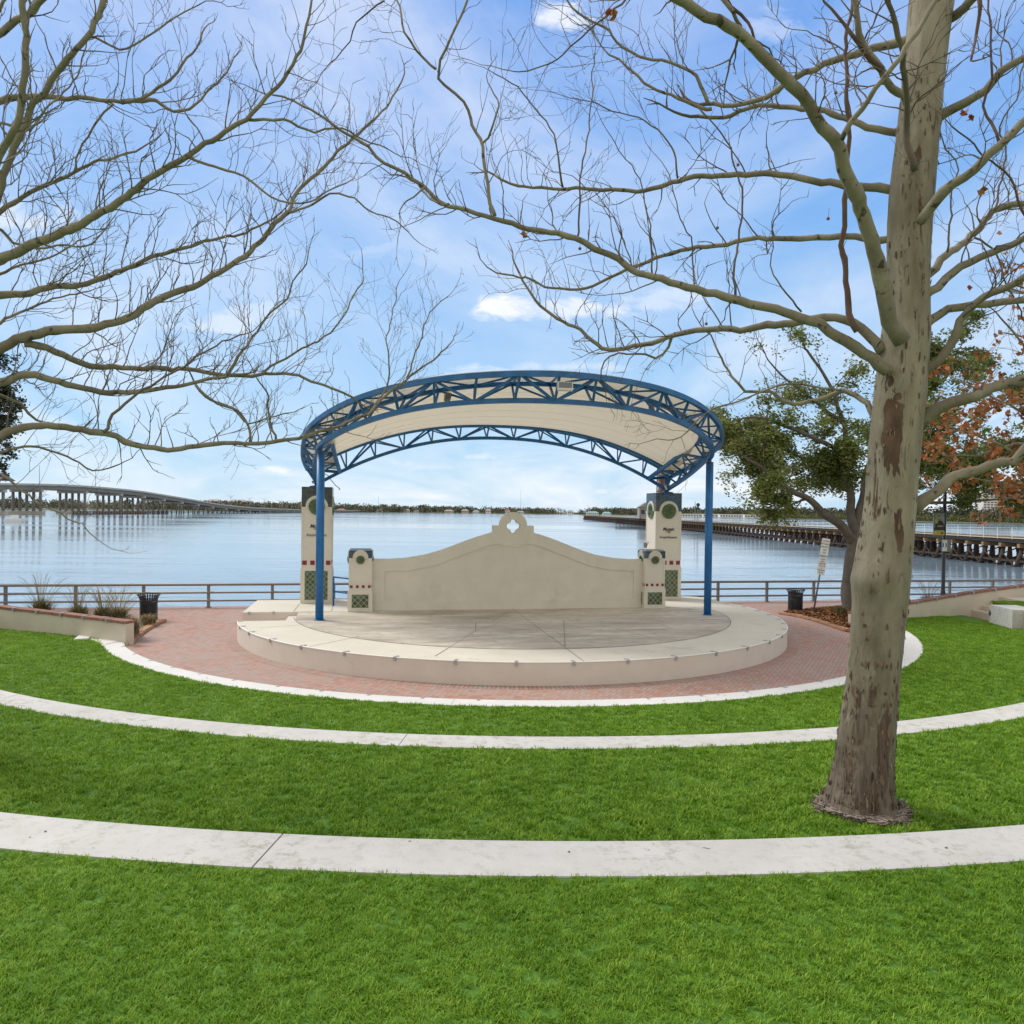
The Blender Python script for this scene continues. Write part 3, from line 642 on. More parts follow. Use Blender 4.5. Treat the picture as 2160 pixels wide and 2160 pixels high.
# ------------------------------------------------------------------ waterfront railing
VR = 6.5
rl = thing('railing', 'brown metal three-bar railing along the water behind the stage', 'railing', L2W(0, VR, 0), PH)
us = [-19.02-2.52*k for k in range(12, 0, -1)]+[-19.02, -16.49, -13.96, -11.47, -8.95, -6.45, -3.95, -1.45, 1.05, 3.55, 6.05, 8.5, 10.95, 13.41, 15.83, 18.3, 20.75, 23.21, 25.66]+[25.66+2.45*k for k in range(1, 14)]
for u in us:
    mb = MB(); tp = .08
    mb.box(u-.055, u+.055, VR-.02, VR+.1, 0, .97); mb.box(u-.09, u+.09, VR-.10, VR+.18, .001, .03); mb.box(u-.06, u+.06, VR-.05, VR+.11, .9, .985)
    mb.build('post', M['rail'], rl, (0, VR, 0), bevel=.008)
for z, r in ((.95, .055), (.62, .042), (.29, .042)):
    mb = MB(); mb.tube([(us[0], VR-.03, z), (us[-1], VR-.03, z)], r, 10); mb.build('rail', M['rail'], rl, (0, VR, 0), True)
# ------------------------------------------------------------------ litter bins
def bin_(label, p):
    rt = thing('litter_bin', label, 'litter bin', p, .2, 'black slatted litter bins on the plaza')
    n_ = 26
    for k in range(n_):
        a = 2*PI*k/n_; c, s_ = math.cos(a), math.sin(a); mb = MB()
        prof = [(.29, .06), (.29, .72), (.30, .80), (.33, .88), (.385, .94)]
        pts = [(c*r, s_*r, z) for r, z in prof]
        w = .022
        vs = []
        for (x, y, z) in pts: vs += [(x-s_*w, y+c*w, z), (x+s_*w, y-c*w, z), (x*1.02+s_*w, y*1.02-c*w, z), (x*1.02-s_*w, y*1.02+c*w, z)]
        mb.add(vs, [(i*4+j, i*4+(j+1) % 4, i*4+4+(j+1) % 4, i*4+4+j) for i in range(4) for j in range(4)]); mb.build('slat', M['black_metal'], rt)
    for z in (.10, .68, .76):
        mb = MB(); mb.lathe([(.282, -.025), (.305, -.025), (.305, .025), (.282, .025), (.282, -.025)], 32, (0, 0, z)); mb.build('band', M['black_metal'], rt)
    mb = MB(); mb.lathe([(.37, .93), (.39, .945), (.39, .96), (.37, .96), (.37, .93)], 32); mb.build('rim', M['black_metal'], rt)
    mb = MB(); mb.lathe([(0, .03), (.265, .03), (.265, .70), (.25, .70), (.25, .06), (0, .06)], 24); mb.build('liner', M['black_metal'], rt, smooth=True)
bin_('black slatted metal litter bin beside the grassy planter at the left railing', Vector((-13.02, 27.5, .0)))
bin_('black slatted metal litter bin by the mulch bed near the leaning sign', Vector((12.02, 32.35, .0)))
# ------------------------------------------------------------------ garden walls, planters and steps
def wall_run(name, label, pts, tops, zb, th=.28):              # pts: world x,y of the visible face, tops: z of the coping top
    rt = thing(name, label, 'garden wall', (pts[0][0], pts[0][1], zb)); o_ = (pts[0][0], pts[0][1], zb); n_ = len(pts)
    def off(i, d):
        a = Vector(pts[max(i-1, 0)]); b = Vector(pts[min(i+1, n_-1)]); t = (b-a).normalized(); q = Vector((-t.y, t.x))
        if q.y < 0: q = -q
        return Vector(pts[i])+q*d
    def run(d0, d1, z0f, z1f, nm, mat):
        mb = MB(); f = [off(i, d0) for i in range(n_)]; g = [off(i, d1) for i in range(n_)]; vs = []
        for i in range(n_): vs += [(*f[i], z0f(i)), (*g[i], z0f(i)), (*g[i], z1f(i)), (*f[i], z1f(i))]
        fs = [(i*4+j, i*4+(j+1) % 4, i*4+4+(j+1) % 4, i*4+4+j) for i in range(n_-1) for j in range(4)]+[(3, 2, 1, 0), tuple((n_-1)*4+j for j in range(4))]
        mb.add(vs, fs); o = mb.build(nm, mat, rt, o_); bm = bmesh.new(); bm.from_mesh(o.data); bmesh.ops.recalc_face_normals(bm, faces=bm.faces); bm.to_mesh(o.data); bm.free()
    run(0, th, lambda i: zb-.25, lambda i: tops[i]-.085, 'wall_face', M['stucco_wall'])
    # brick coping laid in short lengths with open joints
    mb = MB()
    for i in range(n_-1):
        a0, b0, a1, b1 = off(i, -.03), off(i+1, -.03), off(i, th+.03), off(i+1, th+.03); L_ = (b0-a0).length; k = max(1, int(L_/.41))
        for j in range(k):
            t0, t1 = j/k+.006/L_, (j+1)/k-.006/L_; dz = random.uniform(-.006, .006)
            z0, z1 = tops[i]+(tops[i+1]-tops[i])*t0+dz, tops[i]+(tops[i+1]-tops[i])*t1+dz
            q = [a0.lerp(b0, t0), a0.lerp(b0, t1), a1.lerp(b1, t1), a1.lerp(b1, t0)]; zz = [z0, z1, z1, z0]
            mb.add([(*p, z-.08) for p, z in zip(q, zz)]+[(*p, z) for p, z in zip(q, zz)], [(3, 2, 1, 0), (4, 5, 6, 7), (0, 1, 5, 4), (1, 2, 6, 5), (2, 3, 7, 6), (3, 0, 4, 7)])
    mb.build('brick_coping', M['coping'], rt, o_)
    L_ = sum((Vector(pts[i+1])-Vector(pts[i])).length for i in range(n_-1)); d = .8; i = 0; acc = 0.
    while d < min(L_, 12):                                     # metal clips over the coping
        i = 0; acc = 0
        while acc+(Vector(pts[i+1])-Vector(pts[i])).length < d: acc += (Vector(pts[i+1])-Vector(pts[i])).length; i += 1
        t = (d-acc)/(Vector(pts[i+1])-Vector(pts[i])).length; c = off(i, 0).lerp(off(i+1, 0), t); z = tops[i]+(tops[i+1]-tops[i])*t; an = math.atan2(pts[i+1][1]-pts[i][1], pts[i+1][0]-pts[i][0])
        T = Matrix.Translation((*c, z)) @ Matrix.Rotation(an, 4, 'Z'); sgn = 1 if math.cos(an) > 0 else -1
        mb = MB(); mb.box(-.045, .045, -.05*sgn if sgn > 0 else -.10, .10 if sgn > 0 else .05, -.004, .014, T); mb.box(-.045, .045, *((-.055, -.03) if sgn > 0 else (.03, .055)), -.10, .01, T)
        mb.build('clip', M['metal_clip'], rt, o_); d += 1.05
    return rt
WLp = [(-11.35, 22.55), (-13.9, 23.75), (-16.48, 24.75), (-20.5, 25.9), (-26, 27.2)]
WLt = [.72, .76, .82, .96, 1.2]
WRp = [(12.72, 28.28), (15.67, 30.15), (18.97, 31.5), (21.5, 32.0), (27, 32.6)]
WRt = [.52, .70, 1.02, 1.30, 1.5]
wall_run('garden_wall', 'low stucco garden wall with brick coping at the left, dry grasses behind it', WLp, WLt, 0.)
wall_run('garden_wall', 'rising stucco garden wall with brick coping right of the big trunk', WRp, WRt, 0.)
# steps at the foot of the walls
mb = MB(); T = Matrix.Translation((-12.35, 22.75, 0)) @ Matrix.Rotation(R(155), 4, 'Z')
sg = thing('seat_block', 'white concrete block step at the left end of the plaza curb, against the garden wall', 'step', (-12.5, 22.7, 0))
def blk(name, P, z0, z1, par, off, mat):
    a = sum(P[i][0]*P[(i+1) % len(P)][1]-P[(i+1) % len(P)][0]*P[i][1] for i in range(len(P)))
    mb = MB(); mb.prism(P if a > 0 else P[::-1], z0, z1); return mb.build(name, mat, par, off, bevel=.015)
zt = .15
P = [G(a, b, zt)[:2] for a, b in ((155, 1349), (181, 1328), (208, 1326), (200, 1340), (184, 1345))]
blk('upper_block', [G(a, b, zt)[:2] for a, b in ((155, 1348), (180, 1328), (207, 1327), (187, 1346))], 0, zt, sg, (-12.5, 22.7, 0), M['seat_white'])
blk('corner_block', [G(a, b, .125)[:2] for a, b in ((186, 1346), (206, 1339), (248, 1339), (258, 1350), (222, 1358))], 0, .115, sg, (-12.5, 22.7, 0), M['seat_white'])
blk('lower_block', [G(a, b, .12)[:2] for a, b in ((236, 1340), (262, 1352), (265, 1363), (247, 1347))], 0, .10, sg, (-12.5, 22.7, 0), M['stucco_wall'])
sr_ = thing('garden_steps', 'pale concrete steps rising along the right garden wall to the upper lawn', 'steps', (18.4, 30.4, Z1))
for k in range(4):
    mb = MB(); mb.box(19.0+.42*k, 22.0, 28.75, 31.75+.05*k, -.05, Z1+.175*(k+1)); mb.build('tread', M['stucco_wall'], sr_, (18.4, 30.4, Z1), bevel=.012)
# planters: raised soil, block edging, mulch
def edging(label, pts, w=.26, h=.10):
    rt = thing('planter_edging', label, 'edging', (pts[0].x, pts[0].y, 0)); L_ = cum(pts); d = 0.; o_ = (pts[0].x, pts[0].y, 0)
    def pt(d):
        i = max(j for j in range(len(L_)) if L_[j] <= d+1e-9); i = min(i, len(pts)-2); return pts[i].lerp(pts[i+1], (d-L_[i])/(L_[i+1]-L_[i]))
    while d < L_[-1]-.2:
        e = min(d+random.uniform(.62, .8), L_[-1]); a, b = pt(d+.008), pt(e-.008); t = (b-a).normalized(); q = Vector((-t.y, t.x, 0))*w/2
        mb = MB(); P = [a-q, b-q, b+q, a+q]; hh = h+random.uniform(-.012, .012)
        mb.prism([(p.x, p.y) for p in P], 0.002, hh); mb.build('block', M['edging'], rt, o_, bevel=.025); d = e
el = [G(a, b, .06) for a, b in ((345, 1308), (330, 1313), (308, 1325), (287, 1340), (271, 1357))]
edging('tan block edging of the left grass planter beside the brick plaza', el)
er = [G(a, b, .06) for a, b in ((1645, 1292), (1690, 1299), (1724, 1308), (1768, 1322), (1800, 1333))]+[Vector((12.75, 26.6, .06)), Vector((13.6, 27.3, .06))]
edging('tan block edging in front of the right mulch bed, running behind the big trunk', er)
def bed(name, pts, z, mat, kind='structure'):
    mb = MB(); a = sum(pts[i][0]*pts[(i+1) % len(pts)][1]-pts[(i+1) % len(pts)][0]*pts[i][1] for i in range(len(pts)))
    mb.prism(pts if a > 0 else pts[::-1], -.02, z); return tag(mb.build(name, mat), None, None, None, kind)
bed('planter_soil', [(p.x, p.y) for p in el]+[(-11.55, 23.0), (-14, 24.2), (-16.5, 25.2), (-20.5, 26.4), (-26, 27.8), (-26, 28.2), (-20, 27.9), (-15, 28.0)], .075, M['soil'])
bed('planter_soil', [(-11.62, 22.95), (-11.75, 24.2), (-13.2, 25.3), (-16.5, 26.4), (-20.5, 27.4), (-20.5, 26.35), (-16.6, 25.1), (-14.0, 24.1)], .33, M['soil'])
mul = [(p.x, p.y) for p in er[:5]]+[(12.9, 28.7), (15.5, 30.6), (18.9, 31.95), (21.5, 32.5), (27, 33), (27, 35.5), (20, 35.2), (15.2, 34.3), (13.3, 33.2), (12.2, 32.4)]
bed('mulch_bed', mul, .08, M['mulch'])
# loose bark chips over the bed
vs = []; tn = []
def inside(x, y, P):
    c = False
    for i in range(len(P)):
        (x1, y1), (x2, y2) = P[i], P[i-1]
        if (y1 > y) != (y2 > y) and x < (x2-x1)*(y-y1)/(y2-y1)+x1: c = not c
    return c
while len(vs) < 4*9000:
    x, y = random.uniform(11.3, 18), random.uniform(26.5, 34.5)
    if not inside(x, y, mul): continue
    z = .085+.07*max(0, mnoise.noise((x*.8, y*.8, 3)))+random.uniform(0, .035); a = random.uniform(0, PI); l, w = random.uniform(.03, .08), random.uniform(.012, .022); t = random.uniform(-.5, .5)
    dx, dy = math.cos(a)*l, math.sin(a)*l; ex, ey = -math.sin(a)*w, math.cos(a)*w
    vs += [(x-dx-ex, y-dy-ey, z-t*l), (x+dx-ex, y+dy-ey, z+t*l), (x+dx+ex, y+dy+ey, z+t*l+w*.6), (x-dx+ex, y-dy+ey, z-t*l+w*.6)]; tn.append(random.random())
M['chips'] = toned('bark_chips', (.06, .026, .012), (.25, .105, .035), .9, 0, (.38, .19, .08))
tag(npmesh('mulch', vs, 4, M['chips'], None, tn), None, None, None, 'stuff')
# ornamental grasses
def tuft(label, p, h, n_, spread, mat, group=None, plume=True):
    rt = thing('grass_tuft', label, 'grass plant', p, 0, group); vs = []; tn = []
    for k in range(n_):
        a = random.uniform(0, 2*PI); l = h*random.uniform(.35, .8); le = random.uniform(.1, 1.)*spread; w = .013
        b = Vector((random.gauss(0, .09), random.gauss(0, .09), 0)); d = Vector((math.cos(a), math.sin(a), 0)); sd = Vector((-d.y, d.x, 0))*w
        c1_, c2_ = b+d*le*.35+Vector((0, 0, l*.65)), b+d*le+Vector((0, 0, l*random.uniform(.7, 1.)))
        vs += [b-sd, b+sd, c1_+sd*.8, c1_-sd*.8, c1_-sd*.8, c1_+sd*.8, c2_+sd*.15, c2_-sd*.15]; k_ = random.random(); tn += [k_, k_]
    npmesh('blades', vs, 4, mat, rt, tn)
    if plume:
        mb = MB()
        for k in range(max(6, n_//12)):
            a = random.uniform(0, 2*PI); l = h*random.uniform(.9, 1.55); d = Vector((math.cos(a), math.sin(a), 0)); le = spread*random.uniform(.3, 1.2)
            mb.tube([(0, 0, 0), d*le*.4+Vector((0, 0, l*.6)), d*le*.8+Vector((0, 0, l*.9)), d*le*1.15+Vector((0, 0, l))], [.0035, .0035, .006, .003], 3)
        mb.build('seed_stalks', M['dry_grass'], rt)
M['tuft_mix'] = toned('tuft_blades', (.075, .085, .03), (.19, .17, .07), .8, .2, (.33, .26, .13))
M['tuft_dry'] = toned('tuft_dry', (.16, .12, .055), (.32, .24, .12), .8, .2, (.42, .34, .2))
tuft('green-brown grass plant with tall pale stalks behind the left wall, leftmost of the planter', Vector((-15.4, 25.1, .33)), 1.05, 620, .6, M['tuft_mix'])
tuft('grass plant behind the left wall near the railing post, second from the left', Vector((-14.0, 24.75, .33)), .85, 480, .5, M['tuft_mix'])
tuft('wide grass plant in the left planter, third along the wall', Vector((-12.95, 24.35, .33)), .9, 620, .6, M['tuft_mix'])
tuft('bushy grass plant in the left planter just left of the litter bin', Vector((-12.3, 24.0, .33)), .9, 620, .55, M['tuft_mix'])
tuft('dry straw-coloured grass plant at the planter tip by the wall end', Vector((-11.72, 23.5, .20)), .75, 700, .5, M['tuft_dry'], plume=False)
tuft('low brown grass plant at the foot of the left litter bin', Vector((-12.45, 26.3, .08)), .5, 320, .4, M['tuft_dry'], plume=False)
tuft('small green grass tuft on the mulch beside the oak trunk', Vector((13.4, 31.1, .1)), .5, 260, .3, M['tuft_mix'], plume=False)
p = W(1958, 1266, 32.5); tuft('dry grass plant behind the right garden wall near the lamp post', Vector((p.x, p.y, .15)), .95, 420, .55, M['tuft_mix'])
# ------------------------------------------------------------------ leaning sign, lamp posts
b = G(1716, 1291, .1); tpt = W(1742, 1135, b.y)
sgn = thing('park_sign', 'leaning metal post with two white notice signs beside the oak', 'sign', b)
ax = (tpt-b).normalized(); Ts = Matrix(((1, 0, ax.x, 0), (0, 1, ax.y, 0), (0, 0, 1, 0), (0, 0, 0, 1)))
mb = MB(); mb.tube([(0, 0, 0), tuple(ax*(tpt-b).length)], .035, 8); mb.build('post', M['galv'], sgn, smooth=True)
def plate(z0, z1, w, lines, mat_edge, first_red):
    mb = MB(); x0 = 0
    L_ = (tpt-b).length
    Tp = Matrix.Translation(ax*((z0+z1)/2)) @ Matrix.Rotation(math.atan2(ax.x, ax.z), 4, 'Y') @ Matrix.Rotation(.12, 4, 'Z')
    h = (z1-z0)/2
    mb.box(-w/2, w/2, -.055, -.04, -h, h, Tp); o = mb.build('sign_plate', M['white_paint'], sgn, bevel=.006); par_ = o
    k = len(lines); 
    for i, t in enumerate(lines):
        text('lettering', t, 2*h/(k+1)*.78 if not (first_red and i == 0) else 2*h/(k+1)*.9, M['red_tile'] if first_red and i == 0 else M['black_letter'], par_, Tp @ Matrix.Translation((0, -.058, h-(i+.9)*2*h/(k+.8))) @ Matrix.Diagonal((.62, 1, 1, 1)), .002)
L_ = (tpt-b).length
plate(L_-.72, L_-.02, .36, ['CAUTION', 'WET SURFACE', 'PLEASE WATCH', 'YOUR', 'STEP'], None, True)
plate(L_-1.52, L_-.80, .34, ['THIS PARK', 'AREA IS', 'CLOSED FROM', '11 PM TO 6 AM', 'NO', 'PETS PERMITTED', 'ON STAGE'], None, False)
def shade_prof(): return [(0, .36), (.05, .36), (.06, .26), (.10, .24), (.18, .14), (.36, .03), (.38, 0), (.36, 0), (.17, .11), (0, .14)]
LM = 'dark_bronze'
def lamp(label, base, top, arm):
    rt = thing('lamp_post', label, 'lamp post', base)
    hgt = top-base.z
    mb = MB(); mb.lathe([(0, 0), (.17, 0), (.17, .12), (.13, .2), (.11, .45), (.10, .5), (.085, .55), (.075, hgt), (0, hgt+.05)], 20); mb.build('post', M[LM], rt, smooth=True)
    mb = MB(); mb.tube([(0, 0, hgt-.15), (arm*.3, 0, hgt+.15), (arm*.75, 0, hgt+.2), (arm, 0, hgt+.02)], .03, 8); mb.build('arm', M['dark_bronze'], rt)
    mb = MB(); mb.lathe(shade_prof(), 28, (arm, 0, hgt-.36)); mb.build('lamp_shade', M['dark_bronze'], rt, smooth=True); return rt
lb = W(1989, 1258, 36.0); ltp = W(1995, 1030, 36.0)
LM = 'black_metal'
lr = lamp('dark lamp post with bell shade, hanging banner and number 11 sign behind the right wall', Vector((lb.x, lb.y, .08)), ltp.z, -.55)
k1 = 36.0/F_
def bp(px, py): p = W(px, py, 36.0); return p-Vector(lr.location)
# banner: flat printed cloth with abstract figure shapes
mb = MB(); A, B = bp(1967.5, 1081), bp(1990.5, 1129)
mb.box(A.x, B.x, -.07, -.05, B.z, A.z); ban = mb.build('banner', paint('banner_cloth', (.25, .29, .33), .25, 4), lr)
mb = MB(); mb.box(A.x-.02, B.x+.02, -.09, -.03, A.z, A.z+.05); mb.build('banner_arm', M['dark_bronze'], lr)
mb = MB(); a2 = bp(1967, 1119); mb.box(A.x+.005, B.x-.005, -.078, -.068, B.z, a2.z); mb.build('banner_band', paint('banner_yellow', (.55, .42, .04), .1), ban)
def patch(name, pts, col, dy):
    mb = MB(); P = [bp(*q) for q in pts]; n_ = len(P); mb.add([(p.x, dy, p.z) for p in P]+[(p.x, dy+.006, p.z) for p in P], [tuple(range(n_)), tuple(range(2*n_-1, n_-1, -1))]+[(i, n_+i, n_+(i+1) % n_, (i+1) % n_) for i in range(n_)])
    mb.build(name, paint('banner_ink', col, .15, 9), ban)
def ell(cx, cy, rx, ry, n_=14): return [(cx+rx*math.cos(2*PI*i/n_), cy+ry*math.sin(2*PI*i/n_)) for i in range(n_)]
patch('printed_figure', [(1968, 1118), (1969, 1107), (1975, 1104), (1979, 1098), (1986, 1100), (1990, 1108), (1990, 1118)], (.03, .035, .045), -.080)
patch('printed_figure', ell(1982.5, 1099, 3.0, 5.0), (.025, .025, .03), -.084)
patch('printed_figure', ell(1983, 1096.5, 2.2, 2.4), (.40, .27, .20), -.088)
patch('printed_figure', [(1975, 1109), (1979, 1107.5), (1988, 1109), (1988, 1111), (1979, 1111.5), (1975, 1111)], (.42, .29, .22), -.088)
patch('printed_figure', ell(1978, 1089, 6.5, 4.5), (.42, .43, .17), -.080)
patch('printed_figure', ell(1978.5, 1088.5, 4, 2.4), (.13, .2, .13), -.084)
patch('printed_figure', [(1970, 1103), (1971, 1097), (1975, 1095), (1976, 1101), (1973, 1104)], (.50, .48, .06), -.084)
patch('printed_figure', [(1968, 1104), (1970, 1103), (1971, 1109), (1969.5, 1114)], (.09, .38, .08), -.086)
for x, c in ((1971.5, (.6, .6, .55)), (1978, (.45, .47, .22)), (1985, (.06, .06, .08))): patch('emblem', ell(x, 1124.2, 2.1, 2.4), c, -.084)
# number sign box on the same post
mb = MB(); a, b_ = bp(1982, 1138), bp(1996, 1163); mb.box(a.x, b_.x, -.14, -.12, b_.z, a.z); num = mb.build('number_sign', M['white_paint'], lr, bevel=.01)
for x0, x1 in ((1982, 1984), (1994.3, 1996.2)):
    mb = MB(); q0, q1 = bp(x0, 1139), bp(x1, 1162); mb.box(q0.x+.005, q1.x-.003, -.146, -.14, q1.z, q0.z); mb.build('sign_border', paint('sign_blue', (.10, .32, .50), .1), num)
c = bp(1989, 1150); text('lettering', '11', .27, paint('digit_navy', (.015, .025, .15), .05), num, Matrix.Translation((c.x, -.142, c.z)), .004, bold=.008)
mb = MB(); a, b_ = bp(1996.5, 1138), bp(2003.5, 1164); mb.box(a.x, b_.x, -.10, .12, b_.z, a.z); mb.build('meter_box', M['fixture_dark'], lr, bevel=.01)
lp = W(12, 1014, 33.0)
lamp('dark bell lamp shade peeking in at the left edge above the bridge', Vector((lp.x-.62, 33.0, .05)), lp.z+.36, .6)

lv_ = []; lt_ = []
for k in range(260):
    q = random.random(); a = random.uniform(-150, -25)
    if q < .45: r_, z_ = random.choice(((RA1, Z1), (RA2, Z2), (RA3, Z3))); r_ += random.uniform(.03, .55); p = Vector((*ringpt(r_, a), z_+.003))
    elif q < .85: r_ = random.uniform(9.6, 13.4); uu = L2W(r_*math.cos(R(a*1.3+20)), r_*math.sin(R(a*1.3+20)), .008); p = Vector(uu); 
    else: r_ = random.uniform(1, 9); p = L2W(r_*math.cos(R(a)), r_*math.sin(R(a)), ZF+.006)
    if q >= .45 and q < .85 and (p.x-CX)**2+(p.y-CYc)**2 > 13.5**2: continue
    b_ = random.uniform(0, 6.28); l = random.uniform(.010, .030)*(.65 if p.z > .7 else 1.15); w_ = l*random.uniform(.2, .7); dx, dy = math.cos(b_)*l, math.sin(b_)*l; ex, ey = -math.sin(b_)*w_, math.cos(b_)*w_
    lv_ += [(p.x-dx, p.y-dy, p.z+.002), (p.x-ex, p.y-ey, p.z+w_*.35), (p.x+dx, p.y+dy, p.z+.004), (p.x+ex, p.y+ey, p.z+w_*.3)]; lt_.append(random.random())
M['fallen'] = toned('fallen_leaf', (.035, .022, .014), (.13, .075, .04), .9, 0, (.26, .17, .10))
tag(npmesh('fallen_leaves', lv_, 4, M['fallen'], None, lt_), None, None, None, 'stuff')
# ------------------------------------------------------------------ road bridge
BX, BWD = -300., 22.
prof = [(250, 15.5), (330, 15.9), (449, 17.0), (500, 18.5), (545, 18.6), (590, 18.0), (628, 16.8), (710, 12.4), (787, 8.0), (881, 5.2), (1075, 3.4), (1400, 3.0), (1700, 3.0)]
def dz(Y):
    for (a, z0), (b, z1) in zip(prof, prof[1:]):
        if a <= Y <= b: return z0+(z1-z0)*(Y-a)/(b-a)
    return prof[-1][1]
br = thing('road_bridge', 'long grey concrete road bridge sloping down across the river at left', 'bridge', (BX, 500, WZ)); bo = (BX, 500, WZ)
def ribbon(name, x0, x1, t0, t1, mat):
    mb = MB(); Ys = [250+29*i for i in range(51)]; vs = []
    for Y in Ys: z = dz(Y); vs += [(x0, Y, z+t0), (x1, Y, z+t0), (x1, Y, z+t1), (x0, Y, z+t1)]
    mb.add(vs, [(i*4+j, i*4+(j+1) % 4, i*4+4+(j+1) % 4, i*4+4+j) for i in range(len(Ys)-1) for j in range(4)]+[(3, 2, 1, 0)]); return mb.build(name, mat, br, bo)
ribbon('deck', BX-BWD, BX, -1.25, -.9, M['bridge'])
ribbon('parapet', BX-.3, BX+.02, -.9, 0, M['bridge']); ribbon('parapet', BX-BWD, BX-BWD+.3, -.9, 0, M['bridge'])
for x in (BX-1.6, BX-6.5, BX-11, BX-15.5, BX-20.4): ribbon('girder', x-.4, x+.4, -3.9, -1.25, M['bridge_dark'])
for Y in [455, 491, 542, 591, 628, 664, 700, 736, 772, 808, 844, 880, 916, 952, 988, 1024, 1060, 1096, 1132, 1168, 1204]:
    z = dz(Y); w = 1.25 if Y < 650 else .8
    mb = MB(); capz = max(z-5.6, -.4); mb.box(BX-BWD+.6, BX-.6, Y-1.1, Y+1.1, capz, max(z-3.9, .9))
    mb.build('pier_cap', M['bridge'], br, bo)
    for i in range(5):
        x = BX-2.2-i*(BWD-4.4)/4; mb = MB(); mb.tube([(x, Y, WZ-.3), (x, Y, capz)], w*.72, 10); mb.build('column', M['bridge_dark'], br, bo, True)
    if Y < 650:
        mb = MB(); mb.box(BX-BWD+.2, BX-.2, Y-1.8, Y+1.8, WZ-.3, WZ+2.2); mb.build('footing', M['bridge'], br, bo)
for k, Y in enumerate([504, 572, 847, 907, 963, 1024, 1079, 1140]):
    lab = ['plain light pole standing on the bridge crest at far left', 'plain light pole on the bridge, second from the left'][k] if k < 2 else 'twin-armed street light on the low far part of the bridge'
    X_ = BX-11; z = dz(Y)
    t = thing('street_light', lab, 'street light', (X_, Y, z-.9), 0, 'street lights along the bridge')
    mb = MB(); mb.tube([(0, 0, 0), (0, 0, 13)], [.20, .13], 6); mb.build('pole', M['galv'], t)
    if k >= 2:
        for sx in (-1, 1):
            mb = MB(); mb.tube([(0, 0, 9), (sx*1.5, 0, 11.5), (sx*4, 0, 13.2)], .12, 5); mb.build('arm', M['galv'], t)
# timber fender under the main spans
fd = thing('fender_wall', 'dark low timber fender wall in the water under the bridge crest', 'fender', (BX+8, 520, WZ))
mb = MB()
for z in (.0, .8, 1.6): mb.box(-1, 0, -10, 130, z, z+.5)
for i in range(36): mb.tube([(.2, -10+i*4, -.5), (.2, -10+i*4, 2.4)], .25, 6)
mb.build('timber', M['wood'], fd)
# ------------------------------------------------------------------ railway trestle
TX = 59.0
tr_ = thing('railway_trestle', 'long dark timber railway trestle with white handrail crossing the river at right', 'trestle', (TX, 90, WZ)); to = (TX, 90, WZ)
mb = MB(); mb.box(TX+.4, TX+4.2, 60, 640, 1.05, 1.62); mb.build('deck', M['wood_dark'], tr_, to)
mb = MB(); mb.box(TX+.15, TX+.4, 60, 640, 1.15, 1.75); mb.box(TX+4.2, TX+4.4, 60, 640, 1.15, 1.75); mb.build('deck_edge', M['wood_dark'], tr_, to)
mb = MB(); mb.box(TX+.9, TX+3.7, 60, 640, 1.63, 1.8); mb.build('track_bed', M['soil'], tr_, to)
mb = MB()
for x_ in (TX-.05, TX+2.2, TX+4.4): mb.box(x_-.10, x_+.10, 60, 640, -1.1, -.86)
mb.build('waler', M['wood'], tr_, to)
mb = MB(); mb.box(TX+.02, TX+.14, 60, 640, 1.62, 1.74); mb.build('kerb_beam', M['house_tan'], tr_, to)
bents = [72+3.4*i for i in range(165)]
def bent(mb_c, mb_p, mb_b, Y):
    rnd = random.Random(int(Y*10))
    mb_c.box(TX-.15, TX+4.7, Y-.24, Y+.24, .58, 1.05)
    for i, (x0, x1) in enumerate(((-.25, .35), (.9, 1.1), (2.2, 2.2), (3.4, 3.3), (4.8, 4.2))):
        mb_p.tube([(TX+x0+rnd.uniform(-.1, .1), Y+rnd.uniform(-.1, .1), WZ-.3), (TX+x1, Y, .58)], [rnd.uniform(.27, .36), .22], 8)
    mb_b.tube([(TX-.9, Y-.25, WZ+.05), (TX+4., Y-.25, .3)], .09, 4); mb_b.tube([(TX-.35, Y+rnd.uniform(.2, .5), WZ+.1), (TX-.2, Y+3.1, .1)], .07, 4)
for Y in bents[:33]:
    a, b, c = MB(), MB(), MB(); bent(a, b, c, Y)
    a.build('bent_cap', M['wood_cap'], tr_, to); b.build('piles', M['wood'], tr_, to, True); c.build('brace', M['wood'], tr_, to)
a, b, c = MB(), MB(), MB()
for Y in bents[33:]: bent(a, b, c, Y)
for m_, nm, mt in ((a, 'bent_cap', 'wood_cap'), (b, 'piles', 'wood'), (c, 'brace', 'wood')):
    o = m_.build(nm, M[mt], tr_, to); o['kind'] = 'stuff'
for k in range(160):
    Y = 74+2.75*k; mb = MB(); mb.tube([(TX+.1, Y, 1.5), (TX+.1, Y, 2.95)], .035, 4)
    if k < 60: mb.build('rail_post', M['white_paint'], tr_, to)
    else:
        if k == 60: far = MB()
        far.tube([(TX+.1, Y, 1.5), (TX+.1, Y, 2.95)], .045, 4)
o = far.build('rail_post', M['white_paint'], tr_, to); o['kind'] = 'stuff'
mb = MB()
for z in (2.2, 2.55, 2.9): mb.tube([(TX+.1, 60, z), (TX+.1, 520, z)], .016, 4)
mb.build('rail_cable', M['galv'], tr_, to)
